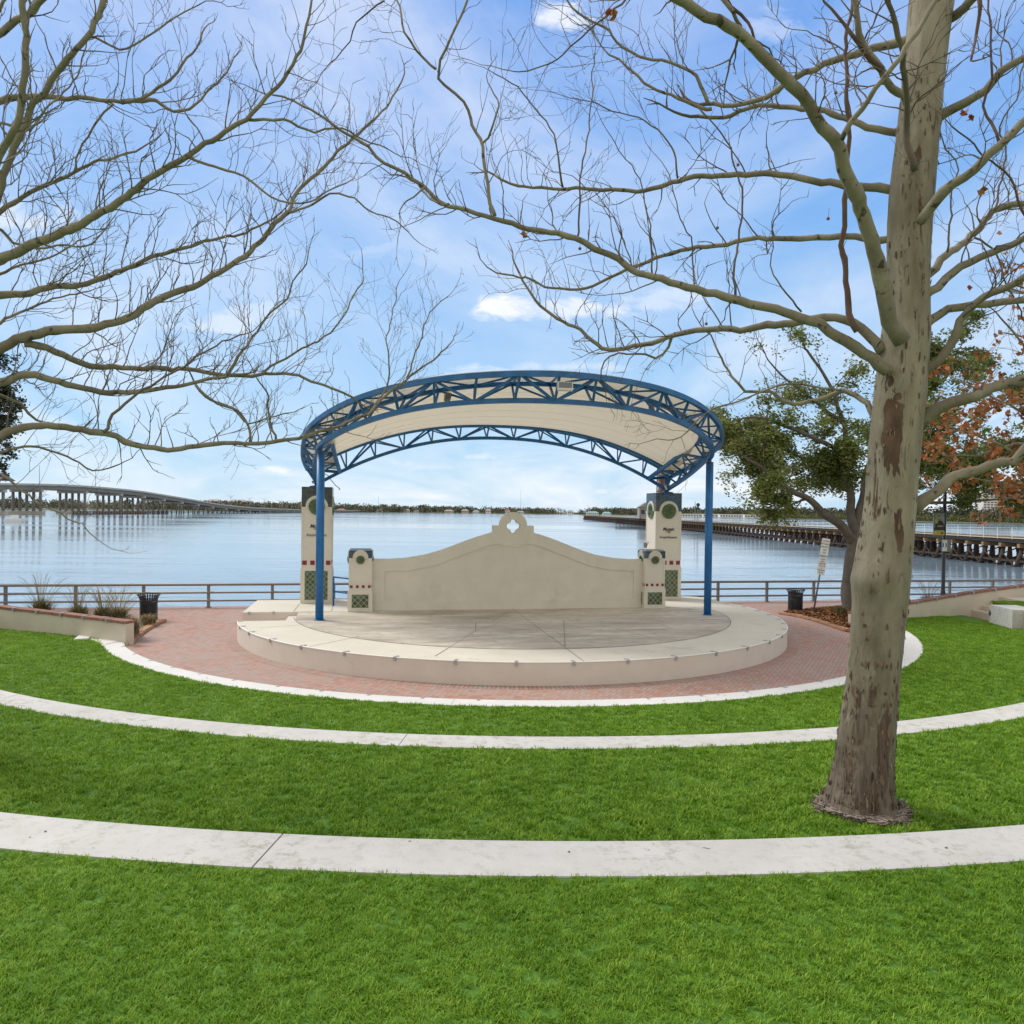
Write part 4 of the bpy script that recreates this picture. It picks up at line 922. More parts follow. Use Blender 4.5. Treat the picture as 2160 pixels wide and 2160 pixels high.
# small side platform, bridge house, lift tower, signals
sp_t = thing('fishing_platform', 'low dark timber platform with rails jutting from the trestle beside the right tall pillar', 'platform', (52, 341, WZ))
mb = MB(); mb.box(-6, 7, -1, 1, 1.5, 1.9); mb.box(-6, 7, -1, -.8, .7, .9)
for i in range(8): mb.tube([(-5.8+i*1.75, -1, -.3), (-5.8+i*1.75, -1, 3.0)], .14, 5)
for z in (2.2, 2.9): mb.box(-6, 7, -1.08, -.95, z, z+.16)
mb.build('timber_frame', M['wood_dark'], sp_t)
bh = thing('bridge_house', 'small grey hut on the trestle just left of the right tall pillar', 'hut', (61.5, 352, 1.6))
mb = MB(); mb.box(-3.5, 2.5, -3, 3, 0, 5.2); mb.build('wall', M['house_grey'], bh); mb = MB(); mb.add([(-4, -3.5, 5.2), (3, -3.5, 5.2), (3, 3.5, 5.2), (-4, 3.5, 5.2), (-.5, -3.5, 7.4), (-.5, 3.5, 7.4)], [(0, 1, 4), (2, 3, 5), (1, 2, 5, 4), (3, 0, 4, 5), (3, 2, 1, 0)]); mb.build('roof', M['roof_grey'], bh)
mb = MB(); mb.box(-2.8, -1.2, -3.06, -2.9, 2, 4); mb.box(.2, 1.8, -3.06, -2.9, 2, 4); mb.build('window', M['window'], bh)
lt = thing('lift_tower', 'rusty lattice bridge tower rising behind the right tall pillar', 'tower', (65., 332, 1.6))
mb = MB()
for x in (-2.2, 2.2):
    for y in (-2, 2): mb.tube([(x, y, 0), (x*.85, y, 24)], .32, 4)
for i in range(10):
    z0, z1 = i*2.4, i*2.4+2.4
    for y in (-2, 2): mb.tube([(-2.1, y, z0), (2.1, y, z1)], .12, 4); mb.tube([(2.1, y, z0), (-2.1, y, z1)], .12, 4); mb.tube([(-2.1, y, z1), (2.1, y, z1)], .14, 4)
mb.box(-1.3, 1.3, -1.5, 1.5, 1, 19); mb.build('lattice', M['rust'], lt)
for px, Y, h, lab in ((1472, 243, 7.5, 'black-headed railway signal on the trestle, right of the right tall pillar'), (1466, 262, 8.2, 'thin bare signal mast on the trestle just left of the black-headed signal')):
    p = W(px, 1080, Y); t = thing('railway_signal', lab, 'signal', (p.x, Y, 1.6)); mb = MB(); mb.tube([(0, 0, 0), (0, 0, h-1.6)], .11, 5); mb.build('mast', M['galv'], t)
    if Y < 250:
        mb = MB(); mb.lathe([(0, -.1), (.55, -.1), (.6, 0), (.55, .1), (0, .1)], 14); o = mb.build('signal_head', M['black_metal'], t); o.location = (0, -.2, h-2.2); o.rotation_euler = (PI/2, 0, 0)
        mb = MB(); mb.box(-.22, .22, -.2, .2, -1.4, .3); o = mb.build('signal_box', M['black_metal'], t); o.location = (0, 0, h-2.2)
# ------------------------------------------------------------------ far shore
LZ = -1.1
shore = [(-2600, 700), (-900, 1000), (-420, 1250), (-184, 1660), (0, 1820), (140, 1890), (235, 1640), (300, 1330), (375, 1085), (425, 830), (466, 700), (620, 560), (1500, 400)]
mb = MB(); mb.prism(shore+[(9000, 400), (9000, 15000), (-9000, 15000), (-9000, 700)], WZ-1, LZ); tag(mb.build('far_shore', M['far_land']), None, None, None, 'structure')
def along(t):
    L_ = [0.]
    for a, b in zip(shore, shore[1:]): L_.append(L_[-1]+math.dist(a, b))
    d = t*L_[-1]
    for i in range(len(L_)-1):
        if L_[i] <= d <= L_[i+1]:
            f = (d-L_[i])/(L_[i+1]-L_[i]); a, b = shore[i], shore[i+1]; tx, ty = (b[0]-a[0]), (b[1]-a[1]); l = math.hypot(tx, ty)
            return a[0]+tx*f, a[1]+ty*f, -ty/l, tx/l
    return (*shore[-1], 0, 1)
def treeline(name, count, d0, d1, h0, h1, mat_c, seed, tmin=0, tmax=1, wide=1.0):
    rg = random.Random(seed); vs = []; tn = []
    tries = 0
    while count > 0 and tries < 20000:
        tries += 1; x, y, nx, ny = along(rg.uniform(tmin, tmax)); d = rg.uniform(d0, d1); X, Y = x+nx*d, y+ny*d
        if Y < 100 or abs(X/Y) > .85: continue
        count -= 1; h = rg.uniform(h0, h1)*rg.choice((.7, .85, .9, 1, 1, 1.1)); w = h*rg.uniform(.45, .8)*wide; tt = rg.gauss(.45, .25)
        for k in range(80):
            while True:
                a, b, c = rg.uniform(-1, 1), rg.uniform(-1, 1), rg.uniform(-1, 1)
                if a*a+b*b+c*c < 1: break
            px, py, pz = X+a*w, Y+b*w, LZ+h*.52+c*h*.52; s_ = h*rg.uniform(.045, .115)
            r1 = rg.uniform(0, PI); ca, sa = math.cos(r1)*s_, math.sin(r1)*s_; z1 = rg.uniform(-.8, .8)*s_
            vs += [(px-ca, py-sa*.6, pz-z1), (px+sa*.4, py-ca, pz-s_*.8), (px+ca, py+sa*.6, pz+z1), (px-sa*.4, py+ca, pz+s_*.8)]; tn.append(min(1, max(0, tt+rg.gauss(0, .18))))
    return tag(npmesh(name, vs, 4, mat_c, None, tn), None, None, None, 'stuff')
M['tl'] = toned('shore_tree_leaf', (.062, .072, .042), (.125, .135, .082), .8, 0, (.20, .17, .11))  # leaf tones lightened and greyed, distance haze put into the colour
M['tl2'] = toned('mangrove_leaf', (.075, .095, .035), (.15, .17, .065), .8, 0, (.20, .20, .09))
treeline('shore_woods', 1500, 12, 160, 9, 17, M['tl'], 3, .40, .80)
treeline('shore_woods', 700, 90, 420, 9, 15, M['tl'], 6, .60, .90)
treeline('shore_woods', 500, 20, 300, 11, 18, M['tl'], 4, .31, .46)
treeline('mangrove', 900, 3, 40, 4, 7.5, M['tl2'], 5, .67, .90, 1.5)
treeline('mangrove', 260, 2, 14, 2.5, 5, M['tl2'], 8, .52, .62, 1.5)
# houses and larger buildings among the trees
def house(label, px, Y, w, h, wall, roof, flat=False, d=10., base=LZ, group=None, floors=1, cat='house', yaw=0.):
    p = W(px, 1080, Y); t = thing('shore_house' if cat == 'house' else cat.replace(' ', '_'), label, cat, (p.x, Y, base), yaw, group)
    mb = MB(); mb.box(-w/2, w/2, -d/2, d/2, 0, h); mb.build('wall', M[wall], t)
    mb = MB()
    if flat: mb.box(-w/2-.4, w/2+.4, -d/2-.4, d/2+.4, h, h+.7)
    else:
        r = h*.45+1; mb.add([(-w/2-.6, -d/2-.6, h), (w/2+.6, -d/2-.6, h), (w/2+.6, d/2+.6, h), (-w/2-.6, d/2+.6, h), (-w/2+w*.22, 0, h+r), (w/2-w*.22, 0, h+r)], [(0, 1, 5, 4), (2, 3, 4, 5), (1, 2, 5), (3, 0, 4), (3, 2, 1, 0)])
    mb.build('roof', M[roof], t)
    k = max(2, int(w/4))
    for f in range(floors):
        mb = MB(); hh = h/floors
        for i in range(k):
            x = -w/2+w*(i+.5)/k; mb.box(x-w/k*.3, x+w/k*.3, -d/2-.12, -d/2+.1, hh*f+hh*.35, hh*f+hh*.78)
        mb.build('window', M['window'], t)
    return t
g = 'waterside houses on the far shore'
hs_ = [(857, 1640, 14, 5, 'house_white', 'roof_grey', 'two-gabled white house at the far shore above the left part of the stage wall'), (878, 1650, 10, 3.5, 'house_white', 'roof_grey', 'low white house left of the roofed tan house on the far shore'),
       (947, 1690, 20, 4.5, 'house_tan', 'roof_grey', 'wide low tan house on the far bank, first one left of the gable'), (981, 1720, 16, 5.5, 'house_tan', 'roof_grey', 'tan house with grey roof on the far bank near a white one'),
       (1004, 1740, 14, 4, 'house_white', 'roof_grey', 'small white house on the far bank, left of the blue-grey one'), (1030, 1745, 12, 7, 'house_white', 'roof_grey', 'tall narrow pale house on the far bank just left of the wall gable'),
       (1071, 1800, 12, 6, 'house_white', 'roof_red', 'red-roofed house in the trees above the wall gable'), (1098, 1840, 18, 4, 'house_white', 'roof_grey', 'long white boathouse on the bank right of the wall gable'),
       (1203, 1780, 14, 6, 'house_white', 'roof_grey', 'pale house among the trees right of the gable, alone'), (1250, 1560, 24, 4.5, 'house_white', 'roof_green', 'long white building with teal roof left of the right tall pillar'),
       (1280, 1500, 16, 4, 'house_white', 'roof_green', 'short white building with teal roof nearest the right tall pillar'), (683, 1300, 13, 4, 'house_white', 'roof_grey', 'white house just right of the left tall pillar on the far shore'),
       (720, 1420, 15, 4, 'house_tan', 'roof_red', 'tan house with red roof on the far shore right of the left tall pillar'), (800, 1560, 12, 4, 'house_white', 'roof_grey', 'small white house under the trees, mid-left of the far shore')]
for (px, Y, w, h, a, b, lab) in hs_: house(lab, px, Y, w, h, a, b, group=g, base=LZ-.05)
for i, (px, Y, w) in enumerate(((1455, 1300, 34), (1500, 1290, 26), (1545, 1270, 40), (1586, 1250, 24))):
    house(['long white marina shed between the right tall pillar and right blue pole', 'white marina shed just right of the right blue pole', 'longest white marina shed right of the right blue pole', 'last white marina shed, by the oak crown'][i], px, Y-120, w, 4.2, 'house_white', 'house_white', True, group='white marina sheds', cat='marina shed')
def terraced(label, px, Y, w, floors, wall):
    p = W(px, 1080, Y); t = thing('office_block', label, 'office building', (p.x, Y, LZ))
    for f in range(floors):
        mb = MB(); ww = w-(f == floors-1)*10; mb.box(-ww/2, ww/2, -9, 9, f*4.2, f*4.2+2.6); mb.build('balcony_band', M[wall], t)
        mb = MB(); mb.box(-ww/2+1, ww/2-1, -7.5, 8.5, f*4.2+2.6, f*4.2+4.2); mb.build('window', M['window'], t)
    zz = floors*4.2
    mb = MB(); mb.add([(-w/2+2, -9, zz), (w/2-2, -9, zz), (w/2-2, 9, zz), (-w/2+2, 9, zz), (-w/2+14, -3, zz+5), (w/2-14, -3, zz+5), (w/2-14, 3, zz+5), (-w/2+14, 3, zz+5)], [(0, 1, 5, 4), (1, 2, 6, 5), (2, 3, 7, 6), (3, 0, 4, 7), (4, 5, 6, 7), (3, 2, 1, 0)]); mb.build('roof', M['roof_grey'], t)
terraced('white terraced office block beyond the bridge, the left one', 451, 1500, 42, 4, 'house_white')
terraced('white terraced office block beyond the bridge, the right and wider one', 503, 1500, 48, 4, 'house_white')
house('flat-roofed pale building beside the left tall pillar, beyond the bridge end', 628, 1450, 42, 15, 'house_white', 'roof_green', True, 16, floors=3, cat='office building')
house('pale green-grey block standing above the far trees', 942, 2000, 28, 15.5, 'house_grey', 'roof_grey', True, 16, floors=4, cat='apartment block')
t = house('tall yellow and cream apartment tower behind the orange leaves at right', 2094, 900, 32, 33, 'house_white', 'house_yellow', True, 16, floors=11, cat='apartment tower')
mb = MB(); mb.box(1, 16.1, -8.4, 8, 0, 33); mb.build('wing', M['house_yellow'], t)
mb = MB()
for f in range(11):
    for i in range(4): x = 3+i*3.6; mb.box(x-.8, x+.8, -8.55, -8.3, f*3+1, f*3+2.3)
mb.build('window', M['window'], t)
p = W(1098, 1080, 1950); ms = thing('radio_mast', 'hair-thin radio mast on the far shore right of the wall gable', 'mast', (p.x, 1950, LZ)); mb = MB(); mb.tube([(0, 0, 0), (0, 0, 62)], [.45, .2], 4); mb.build('mast', M['galv'], ms)
p = W(798, 1080, 1700); ms = thing('radio_mast', 'short thin mast above the far trees near the left tall pillar', 'mast', (p.x, 1700, LZ)); mb = MB(); mb.tube([(0, 0, 0), (0, 0, 36)], [.4, .2], 4); mb.build('mast', M['galv'], ms)
for i, (px, Y, h) in enumerate(((2073, 690, 15), (2110, 700, 13), (2127, 720, 13), (2048, 730, 12), (1240, 1650, 20))):
    p = W(px, 1080, Y); t = thing('utility_pole', ['pale utility pole on the bank left of the apartment tower', 'utility pole on the bank right of the apartment tower', 'thin utility pole furthest right on the far bank', 'short utility pole on the bank near the lamp post', 'pole above the far trees left of the right tall pillar'][i], 'utility pole', (p.x, Y, LZ)); mb = MB(); mb.tube([(0, 0, 0), (0, 0, h)], .22, 5); mb.build('mast', M['galv'], t)
bt = thing('motorboat', 'small white motorboat at the left edge on the water below the bridge', 'boat', (-170, 262, WZ), .4)
mb = MB(); mb.add([(-3, -1, 0), (2, -1, 0), (3.6, 0, .4), (2, 1, 0), (-3, 1, 0), (-3, -1.2, 1.1), (2, -1.2, 1.3), (4.3, 0, 1.6), (2, 1.2, 1.3), (-3, 1.2, 1.1)], [(0, 1, 6, 5), (1, 2, 7, 6), (2, 3, 8, 7), (3, 4, 9, 8), (4, 0, 5, 9), (5, 6, 7, 8, 9)]); mb.build('hull', M['white_paint'], bt); mb = MB(); mb.box(-1, 1, -.8, .8, 1.1, 2.4); mb.build('cabin', M['white_paint'], bt)
# ------------------------------------------------------------------ trees
class Tw:                                                      # fast tube collector for twigs
    def __init__(s): s.v = []; s.f = []
    def tube(s, pts, rad, n):
        o = len(s.v); k = len(pts)
        for i in range(k):
            t = pts[min(i+1, k-1)]-pts[max(i-1, 0)]
            a = t.cross(Vector((.31, .17, .93))); 
            if a.length < 1e-6: a = Vector((1, 0, 0))
            a.normalize(); b = t.cross(a); b.normalize()
            for j in range(n):
                an = 2*PI*j/n; s.v.append(pts[i]+(a*math.cos(an)+b*math.sin(an))*rad[i])
        for i in range(k-1):
            for j in range(n): s.f.append((o+i*n+j, o+i*n+(j+1) % n, o+(i+1)*n+(j+1) % n, o+(i+1)*n+j))
    def build(s, name, mat, parent, off, smooth=True):
        m = MB(); m.v = s.v; m.f = s.f; m.m = [0]*len(s.f); return m.build(name, mat, parent, off, smooth)
def rv(s=1.): return Vector((random.gauss(0, s), random.gauss(0, s), random.gauss(0, s)))
def resample(P, Rd, step):
    out = []; rr = []; n = len(P)
    def cr_(i, t):                                             # Catmull-Rom
        p0, p1, p2, p3 = P[max(i-1, 0)], P[i], P[i+1], P[min(i+2, n-1)]
        return .5*((2*p1)+(p2-p0)*t+(2*p0-5*p1+4*p2-p3)*t*t+(3*p1-p0-3*p2+p3)*t**3)
    for i in range(n-1):
        k = max(1, int((P[i+1]-P[i]).length/step))
        for j in range(k): out.append(cr_(i, j/k)); rr.append(Rd[i]+(Rd[i+1]-Rd[i])*j/k)
    out.append(P[-1]); rr.append(Rd[-1]); return out, rr
def twig(tw, p, d, L, r, lvl, up, tips=None, den=1.):
    step = .11 if lvl > 1 else .085; k = max(3, int(L/step)); pts = [p]; q = p.copy(); d = d.normalized(); kids = []
    for i in range(k):
        d = (d+rv(.21)+Vector((0, 0, up*.09))).normalized(); q = q+d*(L/k); pts.append(q.copy())
        if lvl > 0 and i > 0 and random.random() < .50*den: kids.append((q.copy(), d.copy(), 1-i/k))
    rad = [max(r*(1-.76*i/k), .0022) for i in range(k+1)]
    tw.tube(pts, rad, 5 if r > .012 else 3)
    if tips is not None and lvl <= 1: tips.append((pts[-1].copy(), d.copy()))
    for (a, dd, f) in kids:
        s_ = dd.cross(rv()).normalized(); nd_ = (dd*.75+s_*random.uniform(.5, 1.0)+Vector((0, 0, up*.25))).normalized()
        twig(tw, a, nd_, L*random.uniform(.28, .6)*(.45+.55*f), r*.62, lvl-1, up, tips, den)
def limb_tree(limbs, root, tw, off, mat, den=1., up=1., dark=None, lname='limb', keep=None):
    for li in limbs:
        pts, (d0, d1), (w0, w1), opt = li
        n = len(pts); P = []; Rd = []
        L_ = [0.]
        for a, b in zip(pts, pts[1:]): L_.append(L_[-1]+math.dist(a, b))
        ph = random.uniform(0, 6)
        for (x, y), s_ in zip(pts, L_):
            t = s_/L_[-1]; Y = d0+(d1-d0)*t+.12*math.sin(ph+5*t)*min(1, t*4); P.append(W(x, y, Y)); Rd.append((w0+(w1-w0)*t**.7)*.47*Y/F_)
        P, Rd = resample(P, Rd, .09)
        P = [p+rv(.006)+Vector((mnoise.noise(p*3.1), mnoise.noise(p*3.1+Vector((9, 0, 0))), mnoise.noise(p*3.1+Vector((0, 9, 0)))))*min(.042, .08/(1+20*r))+Vector((mnoise.noise(p*9), 0, mnoise.noise(p*9+Vector((3, 0, 0)))))*.012 for p, r in zip(P, Rd)]
        Rd = [r*(1+.10*mnoise.noise(p*5.)+(.12 if random.random() < .06 else 0)) for p, r in zip(P, Rd)]
        m = MB(); m.tube(P, Rd, 12 if w0 > 18 else 7, True); m.build(lname, opt.get('mat', mat), root, off, True)
        tot = sum((b-a).length for a, b in zip(P, P[1:])); acc = 0
        rate = opt.get('rate', 5.0)*den; t0 = opt.get('t0', .12); lo, hi = opt.get('len', (.35, 1.25)); upx = opt.get('up', up)
        for i in range(1, len(P)-1):
            acc += (P[i]-P[i-1]).length; t = acc/tot
            if t < t0: continue
            if random.random() < rate*(.5+.9*t)*(P[i]-P[i-1]).length:
                tg = (P[i+1]-P[i-1]).normalized(); s_ = tg.cross(rv()).normalized(); dd = (tg*random.uniform(.3, .9)+s_+Vector((0, 0, upx*.55))).normalized()
                L = random.uniform(lo, hi)*(1.1-.45*t); twig(tw, P[i], dd, L, max(.004, min(Rd[i]*.36, .011)), 2 if random.random() < .75 else 1, upx, None, 1.)
        twig(tw, P[-1], P[-1]-P[-2], random.uniform(.4, .8), max(Rd[-1], .006), 2, upx)
cL = lambda P: [(x/1.789, y/1.789) for x, y in P]
cRt = lambda P: [(1080+x/1.789, y/1.789) for x, y in P]
# ---- left sycamore: trunk just outside the frame, limbs sweep in from the left
sl = thing('sycamore_tree', 'bare sycamore whose limbs sweep in from the left edge across the sky', 'tree', (-7.6, 10.2, Z2)); slo = (-7.6, 10.2, Z2)
m = MB(); m.tube(*resample([Vector((-7.6, 10.2, Z2-.1)), Vector((-7.58, 10.2, Z2+.5)), Vector((-7.55, 10.25, 3)), Vector((-7.5, 10.3, 6)), Vector((-7.4, 10.4, 9)), Vector((-7.35, 10.4, 13))], [.55, .38, .34, .29, .2, .06], .25), 20); m.build('trunk', M['limb_bark'], sl, slo, True)
tL = Tw()
LL = [
 ([(-180, 1090), (-60, 1015), (0, 985), (170, 905), (330, 825), (520, 705), (720, 575), (930, 450), (1060, 310), (1125, 190), (1150, 90), (1178, -20)], (10.2, 8.6), (27, 5), {'rate': 5.5, 't0': .2}),
 ([(930, 450), (1000, 452), (1060, 455), (1160, 490), (1290, 490), (1400, 540), (1470, 560)], (9.1, 9.6), (8, 3), {}),
 ([(700, 592), (780, 625), (920, 660), (990, 715), (1090, 760), (1165, 765), (1240, 710), (1310, 690)], (9.4, 10.0), (7, 3), {}),
 ([(-180, 1100), (0, 1110), (150, 1095), (330, 1065), (480, 1005), (620, 955), (720, 930), (830, 900), (950, 870), (1030, 830)], (10.4, 11.2), (21, 4), {'rate': 6}),
 ([(-180, 1350), (0, 1310), (60, 1280), (180, 1250), (340, 1245), (460, 1205), (560, 1150), (700, 1090), (830, 1030), (940, 945), (1040, 850), (1090, 800), (1110, 730), (1210, 640), (1290, 555), (1370, 490), (1440, 420), (1500, 330)], (10.2, 11.8), (27, 4), {'rate': 5.5, 't0': .2}),
 ([(1090, 800), (1180, 770), (1250, 735), (1310, 735), (1400, 795), (1470, 820), (1540, 880)], (11.2, 11.6), (6, 2.5), {}),
 ([(90, 1290), (180, 1310), (270, 1350), (370, 1385), (500, 1390), (680, 1390), (800, 1410), (920, 1412), (1050, 1410), (1150, 1430), (1250, 1465), (1330, 1500)], (10.4, 12.6), (18, 5), {'rate': 5.5}),
 ([(-180, 1490), (0, 1445), (60, 1420), (130, 1415), (220, 1445), (350, 1475), (480, 1480), (600, 1470), (720, 1450), (820, 1430), (890, 1412)], (10.0, 11.6), (24, 6), {'rate': 5}),
 ([(860, 1418), (900, 1350), (960, 1270), (1010, 1190), (1080, 1130), (1110, 1060), (1160, 1000)], (11.5, 11.6), (7, 3), {'rate': 7}),
 ([(990, 1410), (1080, 1350), (1180, 1300), (1260, 1240), (1320, 1140), (1370, 1060)], (12, 12.2), (6, 3), {'rate': 6}),
 ([(-180, 1740), (0, 1655), (60, 1620), (130, 1605), (250, 1615), (400, 1635), (470, 1670), (580, 1690), (690, 1695), (800, 1680), (900, 1672), (1050, 1665), (1180, 1640), (1290, 1600), (1390, 1560), (1440, 1510), (1530, 1430), (1620, 1370), (1690, 1305)], (9.8, 13.2), (22, 3.5), {'rate': 5.5, 't0': .2}),
 ([(1400, 1550), (1450, 1480), (1470, 1380), (1460, 1290), (1480, 1180), (1500, 1080)], (12.6, 12.8), (5, 2), {'rate': 6}),
 ([(1530, 1430), (1570, 1330), (1600, 1250), (1620, 1180), (1690, 1115)], (12.9, 13), (4.5, 2), {'rate': 5}),
 ([(1040, 1660), (1010, 1560), (1010, 1480), (960, 1420)], (12.3, 12.4), (6, 3), {}), ([(940, 1668), (930, 1580), (880, 1540), (780, 1500), (730, 1455)], (12, 11.8), (6, 4), {}),
 ([(740, 1455), (800, 1510), (870, 1545), (930, 1600), (1010, 1580), (1080, 1560)], (11.2, 11.5), (7, 3), {}),
 ([(385, 1632), (430, 1560), (500, 1500), (620, 1420), (760, 1340), (860, 1280), (930, 1260)], (10.4, 10.9), (8, 3), {'rate': 4, 'mat': M['twig_bark']}),
 ([(-120, 390), (0, 375), (100, 365), (220, 370), (330, 370), (450, 385), (540, 370), (590, 330), (650, 295), (720, 200), (760, 130)], (10.4, 10.6), (18, 4), {'rate': 6}),
 ([(450, 385), (590, 380), (625, 405), (690, 418), (745, 390), (830, 300)], (10.5, 10.8), (11, 4), {'rate': 6}),
 ([(-60, 760), (0, 590), (50, 500), (80, 400), (90, 250), (95, 130), (85, 30), (80, -40)], (8.6, 7.6), (17, 14), {'rate': 3}),
 ([(-60, 860), (0, 700), (30, 610), (100, 440), (160, 350), (240, 250), (310, 160), (360, 80), (410, -30)], (9.6, 9.2), (18, 12), {'rate': 4}),
 ([(320, 150), (350, 135), (450, 180), (560, 130), (640, 80), (750, 30)], (9.3, 9.5), (6, 3), {}),
 ([(-80, 170), (0, 120), (60, 75), (120, 40), (200, -30)], (9.2, 9.0), (19, 13), {'rate': 3}),
 ([(-120, 880), (0, 805), (30, 785), (90, 740), (150, 710), (210, 680), (260, 660), (330, 620), (400, 600), (480, 580)], (11.4, 12), (15, 5), {'rate': 7}),
 ([(-60, 850), (0, 870), (50, 920), (140, 940), (230, 920), (330, 930), (400, 860)], (11.6, 12), (8, 3), {'rate': 8}),
 ([(-60, 1480), (0, 1500), (80, 1530), (140, 1580), (230, 1610)], (10.8, 11), (9, 4), {'rate': 6}),
 ([(-80, 1700), (0, 1705), (60, 1690), (150, 1690), (250, 1720), (350, 1770), (440, 1755)], (10.8, 11.4), (8, 3), {'rate': 6}),
 ([(-60, 1760), (0, 1790), (60, 1830), (110, 1870), (155, 1910), (245, 1947), (311, 1981), (340, 2008)], (9.6, 10), (7, 2.2), {'rate': 4, 'up': .2}),
 ([(-60, 1250), (0, 1215), (70, 1180), (200, 1130), (330, 1100)], (11.8, 12.4), (9, 3), {'rate': 9}),
 ([(-60, 1060), (0, 1040), (60, 1000), (120, 990), (220, 960), (300, 900)], (11.8, 12.4), (8, 3), {'rate': 9}),
 ([(-60, 520), (0, 470), (70, 490), (115, 495), (190, 380), (260, 330), (330, 180)], (10.2, 10.4), (7, 3), {'rate': 5}),
 ([(0, 50), (40, -20)], (9.5, 9.5), (8, 6), {'rate': 2}),
 ([(420, 390), (300, 560), (290, 640), (210, 680)], (11, 11.4), (5, 4), {'rate': 7}),
]
limb_tree([(cL(a), b, c, d) for a, b, c, d in LL], sl, tL, slo, M['limb_bark'], 2.2, 1.1)
tL.build('crown', M['twig_pale'], sl, slo)
# ---- big right sycamore
base = G(1815, 1704, Z2); TD = base.y
sr2 = thing('sycamore_tree', 'large mottled sycamore trunk standing on the grass at right, bare limbs overhead', 'tree', base); sro = tuple(base)
prof_t = [(1752, 1735, 1896), (1728, 1741, 1893), (1700, 1752, 1886), (1670, 1758.5, 1882), (1633, 1763, 1880.5), (1550, 1772, 1883), (1450, 1786, 1891), (1370, 1795.5, 1900), (1300, 1800.5, 1907), (1255, 1801, 1912), (1220, 1800, 1915), (1180, 1808, 1918), (1120, 1818, 1924), (1060, 1827, 1929), (1000, 1831, 1932), (900, 1841, 1941), (840, 1846, 1948), (780, 1854, 1952), (700, 1863, 1958), (600, 1875, 1957), (500, 1875, 1961), (400, 1880, 1968), (300, 1893, 1976), (200, 1905, 1984), (100, 1913, 1995), (0, 1921, 2008), (-150, 1936, 2012), (-400, 1955, 2010), (-800, 1990, 2016)]
cen = []; rad = []
for (y, x0, x1) in prof_t:
    p = W((x0+x1)/2, y, TD); cen.append(p); rad.append((x1-x0)/2*TD/F_)
cen[0].z = Z2-.06
Pt, Rt = resample(cen, rad, .045)
n_ = 96; m = MB(); burl = W(1862, 1218, TD-.3); burl2 = W(1808, 1225, TD-.2); scar = W(1907, 832, TD-.3)
for i, (p, r) in enumerate(zip(Pt, Rt)):
    hb_ = p.z-Z2
    for j in range(n_):
        a = 2*PI*j/n_; d = Vector((math.cos(a), math.sin(a), 0)); q = p+d*r
        fl = math.exp(-max(hb_, 0)/.22)
        k = 1+.035*mnoise.noise(Vector((d.x*1.5, d.y*1.5, p.z*.8)))+.018*mnoise.noise(q*6)+.008*mnoise.noise(q*18)
        k += fl*(.02+.24*max(0, math.sin(a*5+.3))+.20*max(0, -d.x)+.10*mnoise.noise(Vector((d.x*3, d.y*3, 1))))+.03*math.exp(-max(hb_, 0)/1.1)*math.sin(a*9+2*mnoise.noise(q*2))
        for c_, w_, s_ in ((burl, .22, .20), (burl2, .16, .10), (scar, .09, -.10)):
            k += s_*math.exp(-((q-c_).length/w_)**2)*(1 if s_ < 0 else 1)
        m.v.append(tuple(p+d*r*k))
for i in range(len(Pt)-1):
    for j in range(n_): m.f.append((i*n_+j, i*n_+(j+1) % n_, (i+1)*n_+(j+1) % n_, (i+1)*n_+j)); m.m.append(0)
def pt_(px, py): return tuple(Vector(W(px, py, TD-.36))-base)
M['trunk_bark'] = bark('trunk_bark', (.168, .143, .090), (.335, .298, .212), (.13, .075, .045), .60, .64, .30, 4.6,
    [(pt_(1893, 905), (.16, .35, .62), 1.7), (pt_(1890, 800), (.09, .3, .28), 1.6), (pt_(1903, 1120), (.06, .3, .34), 1.5), (pt_(1868, 1600), (.11, .3, .62), 1.6), (pt_(1800, 1600), (.10, .3, .55), 1.1), (pt_(1825, 1480), (.07, .3, .25), 1.4), (pt_(1905, 470), (.09, .3, .3), 1.2), (pt_(1908, 832), (.055, .3, .055), 3.0)], True)
m.build('trunk', M['trunk_bark'], sr2, sro, True)
pv = []; pt2 = []
rnd_ = random.Random(5)
for k in range(1500):
    hz_ = rnd_.random(); z = Z2+.08+(hz_**1.9)*8.5; i = min(range(0, len(Pt), 3), key=lambda q: abs(Pt[q].z-z)); a = rnd_.uniform(0, 2*PI); j = int(a/(2*PI)*n_) % n_
    p = Vector(m.v[i*n_+j]); c_ = Pt[i]; nrm = Vector((p.x-c_.x, p.y-c_.y, 0)).normalized(); tg = Vector((-nrm.y, nrm.x, 0)); up_ = Vector((0, 0, 1))
    if mnoise.noise(Vector((nrm.x*2.2, nrm.y*2.2, z*1.1))) < (-.05 if z < 2.2 else .12) and rnd_.random() < .93: continue
    w_ = rnd_.uniform(.005, .017)*(1.25 if z < 2 else 1.); h_ = w_*rnd_.uniform(1.8, 6.5); lift = rnd_.uniform(.003, .012); N_ = 8
    pts = []
    for q in range(N_):
        an = 2*PI*q/N_+.3; rr = rnd_.uniform(.45, 1.2); pts.append(p+tg*math.cos(an)*w_*rr+up_*math.sin(an)*h_*rr+nrm*(.004+lift*max(0, math.sin(an+k))))
    cc = p+nrm*(.007+lift*.4)
    for q in range(0, N_, 2): pv += [cc, pts[q], pts[(q+1) % N_], pts[(q+2) % N_]]; pt2.append(min(1, max(0, rnd_.gauss(.5, .2)+.12*math.sin(k))))
M['plate'] = toned('bark_plate', (.05, .03, .02), (.17, .115, .075), .9, 0, (.30, .25, .18))
npmesh('bark_plates', pv, 4, M['plate'], sr2, pt2, sro)
